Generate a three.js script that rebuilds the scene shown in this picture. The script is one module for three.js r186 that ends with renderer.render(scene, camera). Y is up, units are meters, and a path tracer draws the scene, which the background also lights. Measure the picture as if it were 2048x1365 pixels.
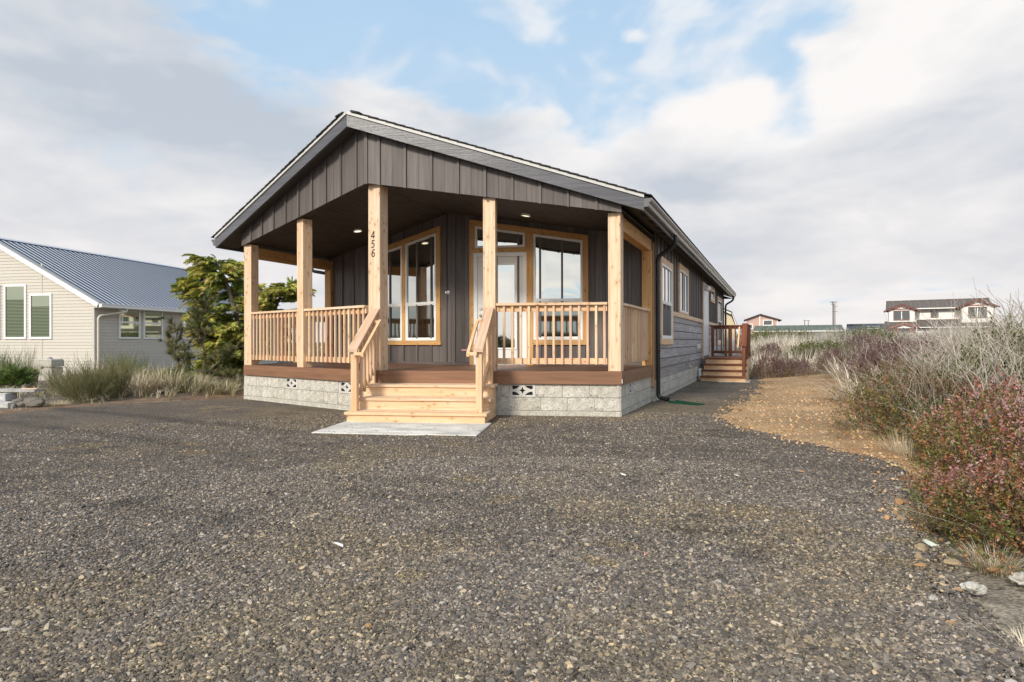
import * as THREE from 'three';
import { RoundedBoxGeometry } from 'three/addons/geometries/RoundedBoxGeometry.js';
import { mergeGeometries } from 'three/addons/utils/BufferGeometryUtils.js';
import { FontLoader } from 'three/addons/loaders/FontLoader.js';
import { TextGeometry } from 'three/addons/geometries/TextGeometry.js';

// ------------------------------------------------------------------ camera, sky, sun, exposure
const scene = new THREE.Scene();
const EYE = 1.126, YAW = 0.4091, FPX = 1222.1, ROLL = 0.0024;
const camera = new THREE.PerspectiveCamera(2 * Math.atan(682.5 / FPX) * 180 / Math.PI, 1024 / 682, 0.1, 2500);
camera.position.set(6.0994, EYE, 9.0228);
camera.rotation.order = 'YXZ';
camera.rotation.set(Math.atan(1.7 / FPX), YAW, -ROLL);
const renderer = new THREE.WebGLRenderer({ antialias: true });
renderer.setSize(1024, 682);
renderer.toneMapping = THREE.LinearToneMapping;
renderer.toneMappingExposure = 1.0;
renderer.shadowMap.enabled = true;
const SUN = new THREE.Vector3(-0.10, 0.62, 1).normalize();
const sun = new THREE.DirectionalLight(new THREE.Color(1, 0.92, 0.79), 3.7);
sun.position.copy(SUN).multiplyScalar(60);
sun.castShadow = true; sun.shadow.radius = 20; sun.shadow.mapSize.set(4096, 4096);
Object.assign(sun.shadow.camera, { left: -30, right: 30, top: 30, bottom: -30, near: 1, far: 160 });
scene.add(sun, sun.target);

// ------------------------------------------------------------------ numbers and noise
const R = Math.PI / 180, lerp = (a, b, t) => a + (b - a) * t, cl = (x, a = 0, b = 1) => Math.min(b, Math.max(a, x));
const ss = (a, b, x) => { const t = cl((x - a) / (b - a)); return t * t * (3 - 2 * t); };
function rng(seed) { let s = seed >>> 0; return () => { s = (s + 0x6D2B79F5) | 0; let t = Math.imul(s ^ (s >>> 15), 1 | s); t = (t + Math.imul(t ^ (t >>> 7), 61 | t)) ^ t; return ((t ^ (t >>> 14)) >>> 0) / 4294967296; }; }
const HT = new Float32Array(65536); { const r = rng(7); for (let i = 0; i < 65536; i++) HT[i] = r(); }
const hsh = (x, y, s = 0) => HT[(Math.imul(x, 73856093) ^ Math.imul(y, 19349663) ^ Math.imul(s, 83492791)) >>> 7 & 65535];
function vn(x, y, s = 0, px = 0, py = 0) {   // value noise, optional period
  let xi = Math.floor(x), yi = Math.floor(y); const fx = x - xi, fy = y - yi, u = fx * fx * (3 - 2 * fx), v = fy * fy * (3 - 2 * fy);
  let x1 = xi + 1, y1 = yi + 1; if (px) { xi = ((xi % px) + px) % px; x1 = ((x1 % px) + px) % px; } if (py) { yi = ((yi % py) + py) % py; y1 = ((y1 % py) + py) % py; }
  const a = hsh(xi, yi, s), b = hsh(x1, yi, s), c = hsh(xi, y1, s), d = hsh(x1, y1, s);
  return a + (b - a) * u + (c - a) * v + (a - b - c + d) * u * v;
}
function fbm(x, y, o = 4, s = 0, px = 0, py = 0) { let r = 0, a = 0.5, n = 0; for (let i = 0; i < o; i++) { r += a * vn(x, y, s + i * 13, px, py); n += a; a *= 0.5; x *= 2; y *= 2; px *= 2; py *= 2; } return r / n; }
const toS = c => c <= 0.0031308 ? c * 12.92 : 1.055 * Math.pow(c, 1 / 2.4) - 0.055;
const toL = c => c <= 0.04045 ? c / 12.92 : Math.pow((c + 0.055) / 1.055, 2.4);
const C3 = (r, g, b) => new THREE.Color().setRGB(r, g, b);
const V = (x, y, z) => new THREE.Vector3(x, y, z);
// a place in the world from a direction (in photograph pixels, 2048 wide) and a distance
function ray(u, v) { const px = u - 1024, py = 684.2 - v, a = px + ROLL * py, b = py - ROLL * px, c = Math.cos(YAW), s = Math.sin(YAW); return [-s + a / FPX * c, b / FPX, -c - a / FPX * s]; }
function at(u, v, d) { const r = ray(u, v); return V(6.0994 + r[0] * d, EYE + r[1] * d, 9.0228 + r[2] * d); }
function xz(u, d) { const p = at(u, 684, d); return [p.x, p.z]; }

// ------------------------------------------------------------------ the sky: broken cloud over pale blue, computed
{
  const W = 4096, H = 2048, data = new Float32Array(W * H * 4);
  const blob = (u, v, su, sv, w, rot = 0) => { const r = ray(u, v), az = Math.atan2(r[0], -r[2]), el = Math.atan2(r[1], Math.hypot(r[0], r[2])); return { az, el, su: su / FPX, sv: sv / FPX, w, c: Math.cos(rot), s: Math.sin(rot) }; };
  // where cloud is thick (+) or open (-), and where it is bright or grey
  const cover = [blob(1230, 80, 340, 120, -0.50, 0.15), blob(740, 20, 140, 90, -0.34), blob(780, 90, 130, 60, -0.22), blob(1535, 285, 110, 55, -0.72), blob(1585, 205, 46, 90, -0.6, 0.3), blob(1290, 140, 230, 34, -0.35), blob(640, 110, 160, 80, -0.55), blob(440, 40, 170, 60, -0.42), blob(560, 190, 100, 50, -.3), blob(1000, 150, 260, 60, -.2), blob(1590, 60, 60, 50, -.2), blob(1215, 225, 60, 40, -.4), blob(900, 120, 200, 60, -.2), blob(1060, 200, 150, 36, -0.30), blob(1200, 215, 60, 60, -0.5), blob(960, 215, 60, 26, -.25), blob(1480, 60, 170, 90, -0.45), blob(900, 60, 120, 80, -0.3), blob(620, 40, 60, 40, -.15),
    blob(1290, 80, 95, 26, 0.75, -0.6), blob(1600, 85, 110, 20, 0.55, -0.35), blob(1040, 70, 60, 130, 0.30, .5), blob(1080, 140, 60, 60, 0.3, .5), blob(1390, 235, 135, 56, 0.72), blob(1480, 190, 60, 30, 0.5), blob(1110, 235, 110, 30, 0.34), blob(750, 190, 100, 36, 0.45), blob(1880, 120, 260, 190, 0.8), blob(1950, 20, 200, 130, .5), blob(300, 200, 420, 260, 0.55), blob(1100, 330, 500, 70, 0.45), blob(1600, 480, 700, 170, 0.55), blob(150, 60, 260, 100, .3)];
  const light = [blob(1400, 215, 160, 60, 0.55), blob(1480, 190, 70, 30, 0.3), blob(1880, 90, 240, 120, 0.40), blob(1700, 200, 130, 60, 0.3), blob(1150, 310, 260, 60, 0.28), blob(760, 200, 110, 50, 0.3), blob(1290, 80, 120, 30, .3), blob(1380, 360, 110, 60, -0.36), blob(1900, 290, 240, 60, -0.36), blob(1980, 170, 80, 50, -.15), blob(1750, 400, 300, 40, .15), blob(150, 140, 300, 110, -0.34), blob(470, 250, 260, 70, -0.24), blob(250, 80, 160, 24, .3), blob(100, 300, 200, 40, .15), blob(300, 330, 360, 60, .1), blob(180, 30, 120, 30, .22), blob(1700, 545, 340, 26, -0.16), blob(1560, 605, 200, 16, 0.12), blob(1500, 480, 160, 30, -.1), blob(200, 430, 420, 60, 0.12), blob(420, 110, 200, 70, -.14)];
  const sum = (L, az, el) => { let t = 0; for (const b of L) { let da = az - b.az; if (da > Math.PI) da -= 2 * Math.PI; else if (da < -Math.PI) da += 2 * Math.PI; da *= Math.cos(el); const de = el - b.el; const x = (da * b.c + de * b.s) / b.su, y = (-da * b.s + de * b.c) / b.sv, q = x * x + y * y; if (q < 9) t += b.w * Math.exp(-q); } return t; };
  for (let j = 0; j < H; j++) {
    const el = ((j + 0.5) / H - 0.5) * Math.PI, ce = Math.cos(el), se = Math.sin(el);
    for (let i = 0; i < W; i++) {
      const ph = ((i + 0.5) / W - 0.5) * 2 * Math.PI, dx = Math.cos(ph) * ce, dz = Math.sin(ph) * ce, k = (j * W + i) * 4;
      let r, g, b;
      if (el < -0.03) { r = 0.30; g = 0.29; b = 0.28; }
      else {
        const h = Math.max(se, 0) + 0.16, X = dx / h, Z = dz / h, az = Math.atan2(dx, -dz);
        const wx = fbm(X * 1.3 + 5, Z * 1.3, 3, 3), wz = fbm(X * 1.3, Z * 1.3 + 9, 3, 21);
        const n = fbm(X * 1.6 + wx * 1.3, Z * 1.6 + wz * 1.3, 6, 40), n2 = fbm(X * 3.1 + wz * 1.5 + 4, Z * 3.1 + wx, 5, 77), n3 = fbm(az * 9 + wx * 2, el * 26 + wz * 3, 5, 120);
        const lowBand = ss(0.42, 0.10, el);
        const wisp = (fbm(az * 16 + wx * 4, el * 34 + wz * 4 - az * 9, 5, 150) - 0.5) * 0.34;
        const fine = (fbm(az * 44 + wz * 6, el * 80 + wx * 6, 4, 230) - 0.5) * 0.14;
        const c = ss(0.42, 0.80, 0.03 + fine + wisp + n * 0.9 + (n3 - 0.5) * 0.40 + 0.10 + sum(cover, az, el) * 0.58 + lowBand * 0.20);
        const up = ss(0, 0.9, el);
        // clear air
        const br = lerp(0.56, 0.27, up), bg = lerp(0.74, 0.52, up), bb = lerp(0.90, 0.83, up);
        // cloud: white where it is lit, lavender grey where it is thick
        const big = fbm(az * 3.2 + wx, el * 8 + wz, 3, 170), s = cl(0.52 + (big - 0.5) * 0.9 + (n2 - 0.5) * 0.75 + (n3 - 0.5) * 0.55 + fine * 1.3 + sum(light, az, el) * 1.05 + (1 - c) * 0.3);
        let cr = lerp(0.545, 0.97, s), cg = lerp(0.60, 0.945, s), cb = lerp(0.68, 0.93, s);
        const warm = ss(0.34, 0.0, el) * 0.45; cr = lerp(cr, 0.90, warm); cg = lerp(cg, 0.845, warm); cb = lerp(cb, 0.83, warm);
        const veil = c + (1 - c) * (0.12 + 0.62 * ss(0.42, 0.72, fbm(az * 5 + el * 6 + wx * 2, el * 11 - az * 4 + wz * 2, 5, 190))); r = lerp(br, cr, veil); g = lerp(bg, cg, veil); b = lerp(bb, cb, veil);
        const q = Math.acos(cl(dx * SUN.x + se * SUN.y + dz * SUN.z, -1, 1)) / (38 * R), glow = 0.9 * Math.exp(-q * q);
        r *= 1 + glow; g *= 1 + glow * 0.95; b *= 1 + glow * 0.86;
      }
      data[k] = r; data[k + 1] = g; data[k + 2] = b; data[k + 3] = 1;
    }
  }
  const sky = new THREE.DataTexture(data, W, H, THREE.RGBAFormat, THREE.FloatType);
  sky.mapping = THREE.EquirectangularReflectionMapping; sky.magFilter = THREE.LinearFilter; sky.minFilter = THREE.LinearFilter; sky.wrapS = THREE.RepeatWrapping; sky.needsUpdate = true;
  scene.background = sky; scene.environment = sky;
}

// ------------------------------------------------------------------ textures
function tex(W, H, fn, srgb, rx = 1, ry = 1) {
  const d = new Uint8Array(W * H * 4), o = [0, 0, 0];
  for (let y = 0; y < H; y++) for (let x = 0; x < W; x++) { fn(x, y, o); const k = (y * W + x) * 4; d[k] = cl(o[0]) * 255; d[k + 1] = cl(o[1]) * 255; d[k + 2] = cl(o[2]) * 255; d[k + 3] = 255; }
  const t = new THREE.DataTexture(d, W, H); t.wrapS = t.wrapT = THREE.RepeatWrapping; t.magFilter = THREE.LinearFilter; t.minFilter = THREE.LinearMipmapLinearFilter; t.generateMipmaps = true;
  if (srgb) t.colorSpace = THREE.SRGBColorSpace; t.repeat.set(rx, ry); t.needsUpdate = true; return t;
}
// sawn timber, grain along v; covers w x h metres; colours are sRGB 0..1
function woodTex(seed, light, dark, knot, nk, w, h, N = 512, M = 1024) {
  const r = rng(seed), ks = []; for (let i = 0; i < nk; i++) ks.push([r() * w, r() * h, 0.004 + r() * r() * 0.010, 0.6 + r() * 0.4]);
  const pw = Math.round(w * 60), ph = Math.max(2, Math.round(h * 2));
  return tex(N, M, (x, y, o) => {
    let u = x / N * w, v = y / M * h, kk = 0;
    for (const k of ks) { let du = u - k[0], dv = v - k[1]; if (du > w / 2) du -= w; if (du < -w / 2) du += w; if (dv > h / 2) dv -= h; if (dv < -h / 2) dv += h; const q = Math.sqrt(du * du + dv * dv * 0.35) / k[2]; if (q < 9) { u += du * 0.9 * Math.exp(-q * q * 0.12) ; const e = Math.exp(-q * q * 0.9) * k[3]; kk = Math.max(kk, e, 0.35 * Math.exp(-q * q * 0.13) * k[3]); } }
    const g = fbm(u * 60, v * 2 , 3, seed, pw, ph), f = vn(u * 460, v * 12, seed + 5, Math.round(w * 460), Math.round(h * 12)), b = fbm(u * 8, v * 1.2, 2, seed + 9);
    const t = cl(0.5 + (g - 0.5) * 1.5 + (f - 0.5) * 0.45 + (b - 0.5) * 0.5);
    for (let i = 0; i < 3; i++) { const c = lerp(dark[i], light[i], t); o[i] = lerp(c, knot[i], kk * 0.95); }
  }, true, 1 / w, 1 / h);
}
const stain = (c, s) => c.map(v => v * s);
const T = {};
T.pine = woodTex(11, [0.935, 0.85, 0.745], [0.86, 0.72, 0.57], [0.56, 0.32, 0.15], 34, 0.75, 1.5, 768, 1536);
T.pink = woodTex(12, [0.89, 0.80, 0.71], [0.80, 0.66, 0.54], [0.55, 0.32, 0.18], 6, 0.5, 1.5);
T.gold = woodTex(13, [0.87, 0.71, 0.49], [0.76, 0.57, 0.34], [0.36, 0.20, 0.10], 26, 0.75, 1.5);
T.fir = woodTex(14, [0.935, 0.83, 0.70], [0.87, 0.71, 0.535], [0.60, 0.32, 0.13], 26, 0.75, 1.5, 768, 1536);
T.red = woodTex(15, [0.56, 0.33, 0.20], [0.38, 0.19, 0.10], [0.2, 0.09, 0.04], 6, 0.5, 1.5);
T.barkGrain = woodTex(19, [0.50, 0.45, 0.38], [0.28, 0.24, 0.19], [0.2, 0.16, 0.12], 8, 0.4, 0.8, 256, 512);
// embossed hardboard siding
T.grain = tex(512, 1024, (x, y, o) => { const u = x / 512, v = y / 1024; const a = fbm(u * 40, v * 5, 4, 31, 40, 5), b = vn(u * 190, v * 22, 35, 190, 22), c = fbm(u * 7, v * 3, 3, 37, 7, 3); const t = 0.72 + (a - 0.5) * 0.62 + (b - 0.5) * 0.34 + (c - 0.5) * 0.3; o[0] = o[1] = o[2] = t; }, true, 1 / 0.5, 1 / 1.2);
T.soft = tex(512, 512, (x, y, o) => { const u = x / 512, v = y / 512, t = 0.86 + (fbm(u * 20, v * 3, 4, 131, 20, 3) - 0.5) * 0.22 + (vn(u * 150, v * 8, 135, 150, 8) - 0.5) * 0.10 + (fbm(u * 3, v * 2, 3, 137, 3, 2) - 0.5) * 0.2; o[0] = o[1] = o[2] = t; }, true, 1 / 0.4, 1 / 1.6);
T.grainB = T.grain.clone(); T.grainB.colorSpace = THREE.NoColorSpace; T.grainB.needsUpdate = true;
// split-faced block, concrete
T.block = tex(512, 512, (x, y, o) => { const u = x / 512, v = y / 512; const a = fbm(u * 9, v * 9, 5, 51, 9, 9), b = vn(u * 120, v * 120, 55, 120, 120), c = vn(u * 47, v * 47, 57, 47, 47); const t = 0.83 + (a - 0.5) * 0.26 + (b - 0.5) * 0.22 - (c > 0.83 ? 0.20 : 0) + (c < 0.1 ? 0.1 : 0); o[0] = t * 1.0; o[1] = t * 0.985; o[2] = t * 0.945; }, true, 1 / 0.6, 1 / 0.6);
T.blockB = T.block.clone(); T.blockB.colorSpace = THREE.NoColorSpace; T.blockB.needsUpdate = true;
T.rough = tex(512, 512, (x, y, o) => { const u = x / 512, v = y / 512; const t = 0.85 + (fbm(u * 6, v * 6, 6, 61, 6, 6) - 0.5) * 0.38 + (vn(u * 200, v * 200, 65, 200, 200) - 0.5) * 0.16; o[0] = o[1] = o[2] = t; }, true, 1, 1);
T.shingle = tex(512, 512, (x, y, o) => { const u = x / 512, v = y / 512; const t = 0.7 + (fbm(u * 5, v * 16, 3, 71, 5, 16) - 0.5) * 0.5 + (vn(u * 230, v * 230, 75, 230, 230) - 0.5) * 0.5; o[0] = t; o[1] = t; o[2] = t; }, true, 1, 1);
// crushed rock: cells with their own tone, dark between; returns colour and height
function stones(N, cells, pal, seed, gap) {
  const cx = new Float32Array(cells * cells), cy = new Float32Array(cells * cells), ci = new Float32Array(cells * cells * 3), ch = new Float32Array(cells * cells), r = rng(seed);
  for (let i = 0; i < cells * cells; i++) { cx[i] = r(); cy[i] = r(); const p = pal[Math.floor(Math.pow(r(), 1.6) * pal.length)], m = 0.72 + r() * 0.5; ci[i * 3] = p[0] * m; ci[i * 3 + 1] = p[1] * m; ci[i * 3 + 2] = p[2] * m; ch[i] = r(); }
  const col = new Uint8Array(N * N * 4), hgt = new Uint8Array(N * N * 4), S = cells / N;
  for (let y = 0; y < N; y++) for (let x = 0; x < N; x++) {
    const gx = x * S, gy = y * S, ix = Math.floor(gx), iy = Math.floor(gy); let f1 = 9, f2 = 9, b = 0;
    for (let q = -1; q <= 1; q++) for (let p = -1; p <= 1; p++) { const jx = (ix + p + cells) % cells, jy = (iy + q + cells) % cells, k = jy * cells + jx, dx = ix + p + cx[k] - gx, dy = iy + q + cy[k] - gy, d = dx * dx + dy * dy * 1.3; if (d < f1) { f2 = f1; f1 = d; b = k; } else if (d < f2) f2 = d; }
    const e = Math.sqrt(f2) - Math.sqrt(f1), edge = cl(e / 0.22), n = 0.86 + hsh(x, y, 3) * 0.28, k = (y * N + x) * 4, m = lerp(gap, 1, edge) * n;
    for (let i = 0; i < 3; i++) col[k + i] = cl(toS(ci[b * 3 + i] * m)) * 255; col[k + 3] = 255;
    hgt[k] = hgt[k + 1] = hgt[k + 2] = cl(edge * (0.45 + 0.55 * ch[b])) * 255; hgt[k + 3] = 255;
  }
  const mk = d => { const t = new THREE.DataTexture(d, N, N); t.wrapS = t.wrapT = THREE.RepeatWrapping; t.magFilter = THREE.LinearFilter; t.minFilter = THREE.LinearMipmapLinearFilter; t.generateMipmaps = true; t.needsUpdate = true; return t; };
  const c = mk(col); c.colorSpace = THREE.SRGBColorSpace; return [c, mk(hgt)];
}
const gravelPal = [[0.105, 0.093, 0.085], [0.15, 0.130, 0.112], [0.205, 0.175, 0.145], [0.085, 0.077, 0.073], [0.25, 0.205, 0.155], [0.33, 0.265, 0.185], [0.15, 0.14, 0.135], [0.42, 0.34, 0.235]];
[T.gravel, T.gravelB] = stones(2048, 235, gravelPal.map(c => c.map(v => v * 0.80)), 5, 0.16);
[T.path, T.pathB] = stones(1024, 150, [[0.54, 0.335, 0.165], [0.60, 0.40, 0.21], [0.46, 0.275, 0.125], [0.64, 0.455, 0.27], [0.37, 0.215, 0.095], [0.66, 0.50, 0.33]], 6, 0.5);
T.soil = tex(512, 512, (x, y, o) => { const u = x / 512, v = y / 512, a = fbm(u * 7, v * 7, 5, 81, 7, 7), b = vn(u * 130, v * 130, 85, 130, 130), c = vn(u * 33, v * 60, 87, 33, 60); const t = 0.74 + (a - 0.5) * 0.5 + (b - 0.5) * 0.35 - (c > 0.8 ? 0.2 : 0); o[0] = t; o[1] = t; o[2] = t; }, true, 1, 1);

// ------------------------------------------------------------------ materials
const mat = (c, rough = 0.8, x = {}) => new THREE.MeshStandardMaterial({ color: c, roughness: rough, ...x });
const M = {
  pine: mat(C3(0.91, 0.915, 0.95), 0.72, { map: T.pine }), pineB: mat(C3(0.86, 0.83, 0.78), 0.75, { map: T.pine }),
  pink: mat(C3(0.90, 0.89, 0.90), 0.75, { map: T.pink }), tan: mat(C3(0.84, 0.84, 0.80), 0.75, { map: T.pink }), grey: mat(C3(0.93, 0.96, 0.93), 0.75, { map: T.pine }), ruddy: mat(C3(0.92, 0.80, 0.74), 0.75, { map: T.pink }),
  gold: mat(C3(0.90, 0.89, 0.90), 0.65, { map: T.gold }), fir: mat(C3(0.90, 0.89, 0.90), 0.72, { map: T.fir }), firB: mat(C3(0.92, 0.9, 0.86), 0.72, { map: T.fir }),
  red: mat(C3(0.92, 0.92, 0.92), 0.6, { map: T.red }), redB: mat(C3(0.62, 0.62, 0.62), 0.6, { map: T.red }),
  siding: mat(C3(0.165, 0.139, 0.130), 0.62, { map: T.soft, bumpMap: T.grainB, bumpScale: 0.0012 }), siding2: mat(C3(0.184, 0.158, 0.149), 0.62, { map: T.soft, bumpMap: T.grainB, bumpScale: 0.0012 }), siding3: mat(C3(0.146, 0.122, 0.114), 0.62, { map: T.soft, bumpMap: T.grainB, bumpScale: 0.0012 }),
  fascia: mat(C3(0.130, 0.130, 0.146), 0.36, { map: T.soft, bumpMap: T.grainB, bumpScale: 0.002 }),
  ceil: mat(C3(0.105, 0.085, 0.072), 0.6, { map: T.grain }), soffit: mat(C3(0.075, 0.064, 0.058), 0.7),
  lap: mat(C3(0.48, 0.47, 0.49), 0.75, { map: T.soft }), lap2: mat(C3(0.41, 0.385, 0.39), 0.75, { map: T.soft }), lap3: mat(C3(0.54, 0.535, 0.56), 0.75, { map: T.soft }),
  shingle: mat(C3(0.10, 0.095, 0.09), 0.95, { map: T.shingle }),
  white: mat(C3(0.80, 0.80, 0.79), 0.45), trimWhite: mat(C3(0.56, 0.55, 0.53), 0.5), cream: mat(C3(0.70, 0.67, 0.60), 0.6),
  deck: mat(C3(0.30, 0.140, 0.078), 0.55, { map: T.grain }), rim: mat(C3(0.335, 0.168, 0.090), 0.5, { map: T.soft }),
  block: mat(C3(0.77, 0.755, 0.725), 0.95, { map: T.block, bumpMap: T.blockB, bumpScale: 0.006 }), block2: mat(C3(0.71, 0.69, 0.65), 0.95, { map: T.block, bumpMap: T.blockB, bumpScale: 0.006 }), mortar: mat(C3(0.72, 0.70, 0.67), 0.95), ventBlock: mat(C3(0.80, 0.77, 0.72), 0.9, { map: T.rough }),
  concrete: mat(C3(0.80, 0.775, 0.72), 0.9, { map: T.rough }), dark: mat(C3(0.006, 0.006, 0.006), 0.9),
  gutter: mat(C3(0.13, 0.125, 0.125), 0.22), spout: mat(C3(0.016, 0.016, 0.017), 0.30),
  black: mat(C3(0.012, 0.012, 0.013), 0.35), metal: mat(C3(0.62, 0.6, 0.56), 0.25, { metalness: 1 }), chrome: mat(C3(0.5, 0.48, 0.44), 0.3, { metalness: 1 }),
  glass: mat(C3(0.64, 0.65, 0.615), 0.015, { metalness: 1 }), screen: mat(C3(0.035, 0.035, 0.038), 0.55), screenGlass: mat(C3(0.30, 0.315, 0.28), 0.05, { metalness: 1 }),
  lamp: mat(C3(0.8, 0.8, 0.78), 0.4, { emissive: C3(1, 0.86, 0.62), emissiveIntensity: 1.6 }), globe: mat(C3(0.82, 0.82, 0.8), 0.15), pinkTape: mat(C3(0.75, 0.32, 0.36), 0.6), greenPlastic: mat(C3(0.010, 0.055, 0.032), 0.3),
  doorPaint: mat(C3(0.70, 0.695, 0.68), 0.4)
};
for (const m of Object.values(M)) m.side = THREE.DoubleSide;

// ------------------------------------------------------------------ objects
const names = {};
const plain = n => n.replace(/_\d{3}$/, '');
function numbered(n) { n = plain(n); names[n] = (names[n] ?? -1) + 1; return names[n] ? `${n}_${String(names[n]).padStart(3, '0')}` : n; }
function add(o, name, label, category, group) { o.name = numbered(name); scene.add(o); o.userData = { label, category }; if (group) o.userData.group = group; return shade(o); }
function shade(o) { o.traverse(m => { if (m.isMesh) { m.castShadow = true; m.receiveShadow = true; } }); return o; }
function thing(name, label, category, pos = [0, 0, 0], turn = 0, group) { const g = new THREE.Group(); g.position.set(...pos); g.rotation.y = turn; return add(g, name, label, category, group); }
function structure(o, name, label) { o.name = numbered(name); o.userData = { kind: 'structure', label }; scene.add(o); return shade(o); }
function part(parent, name, geo, m) { const o = new THREE.Mesh(geo, m); o.name = name; o.castShadow = o.receiveShadow = true; parent.add(o); return o; }
function sub(parent, name) { const o = new THREE.Group(); o.name = name; parent.add(o); return o; }
function copyOf(src, label, pos, turn, sc = 1) { const c = src.clone(); c.name = numbered(src.name); c.userData = { ...src.userData, label }; c.position.set(...pos); c.rotation.y = turn; if (Array.isArray(sc)) c.scale.set(...sc); else c.scale.setScalar(sc); scene.add(c); return c; }

// ------------------------------------------------------------------ geometry
const G0 = rng(99), pick0 = (L, r) => L[Math.floor(r() * L.length)];
// prism over a convex polygon poly [[s,y]...] in a frame F {o,s,n} (y up), from n0 to n1; grain 'y' (upright) or 's'
function prism(F, poly, n0, n1, grain = 'y', ruv = true) {
  let A = 0; for (let i = 0; i < poly.length; i++) { const a = poly[i], b = poly[(i + 1) % poly.length]; A += a[0] * b[1] - b[0] * a[1]; } if (A < 0) poly = poly.slice().reverse();
  const P = [], U = [], N = [], I = [], n = poly.length, ou = ruv ? G0() * 7 : 0, ov = ruv ? G0() * 7 : 0;
  const w = (s, y, d) => [F.o.x + F.s.x * s + F.n.x * d + F.u.x * y, F.o.y + F.s.y * s + F.n.y * d + F.u.y * y, F.o.z + F.s.z * s + F.n.z * d + F.u.z * y];
  const put = (s, y, d, nn, u, v) => { P.push(...w(s, y, d)); N.push(...nn); if (grain === 'y') U.push(u + ou, v + ov); else U.push(v + ou, u + ov); return P.length / 3 - 1; };
  const nf = [F.n.x, F.n.y, F.n.z], nb = nf.map(v => -v);
  const f = poly.map(p => put(p[0], p[1], n1, nf, p[0], p[1])), bk = poly.map(p => put(p[0], p[1], n0, nb, p[0], p[1]));
  for (let i = 1; i < n - 1; i++) { I.push(f[0], f[i], f[i + 1]); I.push(bk[0], bk[i + 1], bk[i]); }
  for (let i = 0; i < n; i++) {
    const a = poly[i], b = poly[(i + 1) % n], ds = b[0] - a[0], dy = b[1] - a[1], L = Math.hypot(ds, dy) || 1, nn = [0, 1, 2].map(k => { const ax = 'xyz'[k]; return (F.s[ax] * dy - F.u[ax] * ds) / L; });
    const up = Math.abs(dy) > Math.abs(ds);
    const q = [[a, n1], [b, n1], [b, n0], [a, n0]].map(([p, d]) => put(p[0], p[1], d, nn, up ? d : p[0], up ? p[1] : d));
    I.push(q[0], q[3], q[1], q[1], q[3], q[2]);
  }
  const g = new THREE.BufferGeometry(); g.setAttribute('position', new THREE.Float32BufferAttribute(P, 3)); g.setAttribute('normal', new THREE.Float32BufferAttribute(N, 3)); g.setAttribute('uv', new THREE.Float32BufferAttribute(U, 2)); g.setIndex(I); return g;
}
const UPV = V(0, 1, 0);
function frame(ax, az, bx, bz) { const s = V(bx - ax, 0, bz - az), L = s.length(); s.normalize(); return { o: V(ax, 0, az), s, n: V(-s.z, 0, s.x), u: UPV.clone(), L }; }
const AX = { o: V(0, 0, 0), s: V(1, 0, 0), n: V(0, 0, 1), u: V(0, 1, 0) };       // s = x, n = z
const FLAT = { o: V(0, 0, 0), s: V(1, 0, 0), n: V(0, 1, 0), u: V(0, 0, -1) };    // plan: s = x, y = -z, n = up
const rect = (s0, y0, s1, y1) => [[s0, y0], [s1, y0], [s1, y1], [s0, y1]];
const bx = (F, s0, y0, n0, s1, y1, n1, grain = 'y') => prism(F, rect(s0, y0, s1, y1), n0, n1, grain);
function clip(poly, a, b, c) { const o = []; for (let i = 0; i < poly.length; i++) { const p = poly[i], q = poly[(i + 1) % poly.length], dp = a * p[0] + b * p[1] - c, dq = a * q[0] + b * q[1] - c; if (dp <= 0) o.push(p); if ((dp < 0 && dq > 0) || (dp > 0 && dq < 0)) { const t = dp / (dp - dq); o.push([lerp(p[0], q[0], t), lerp(p[1], q[1], t)]); } } return o; }
// chamfered square post, upright, in frame F at (s,n), width w, from y0 to y1
function post(F, s, n, w, d, y0, y1, ch = 0.006) { const a = w / 2, b = d / 2, P = { o: F.o.clone().addScaledVector(F.s, s).addScaledVector(F.n, n), s: F.s, n: UPV, u: F.n.clone().negate() }; return prism(P, [[-a + ch, -b], [a - ch, -b], [a, -b + ch], [a, b - ch], [a - ch, b], [-a + ch, b], [-a, b - ch], [-a, -b + ch]], y0, y1, 'n') ; }
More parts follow.
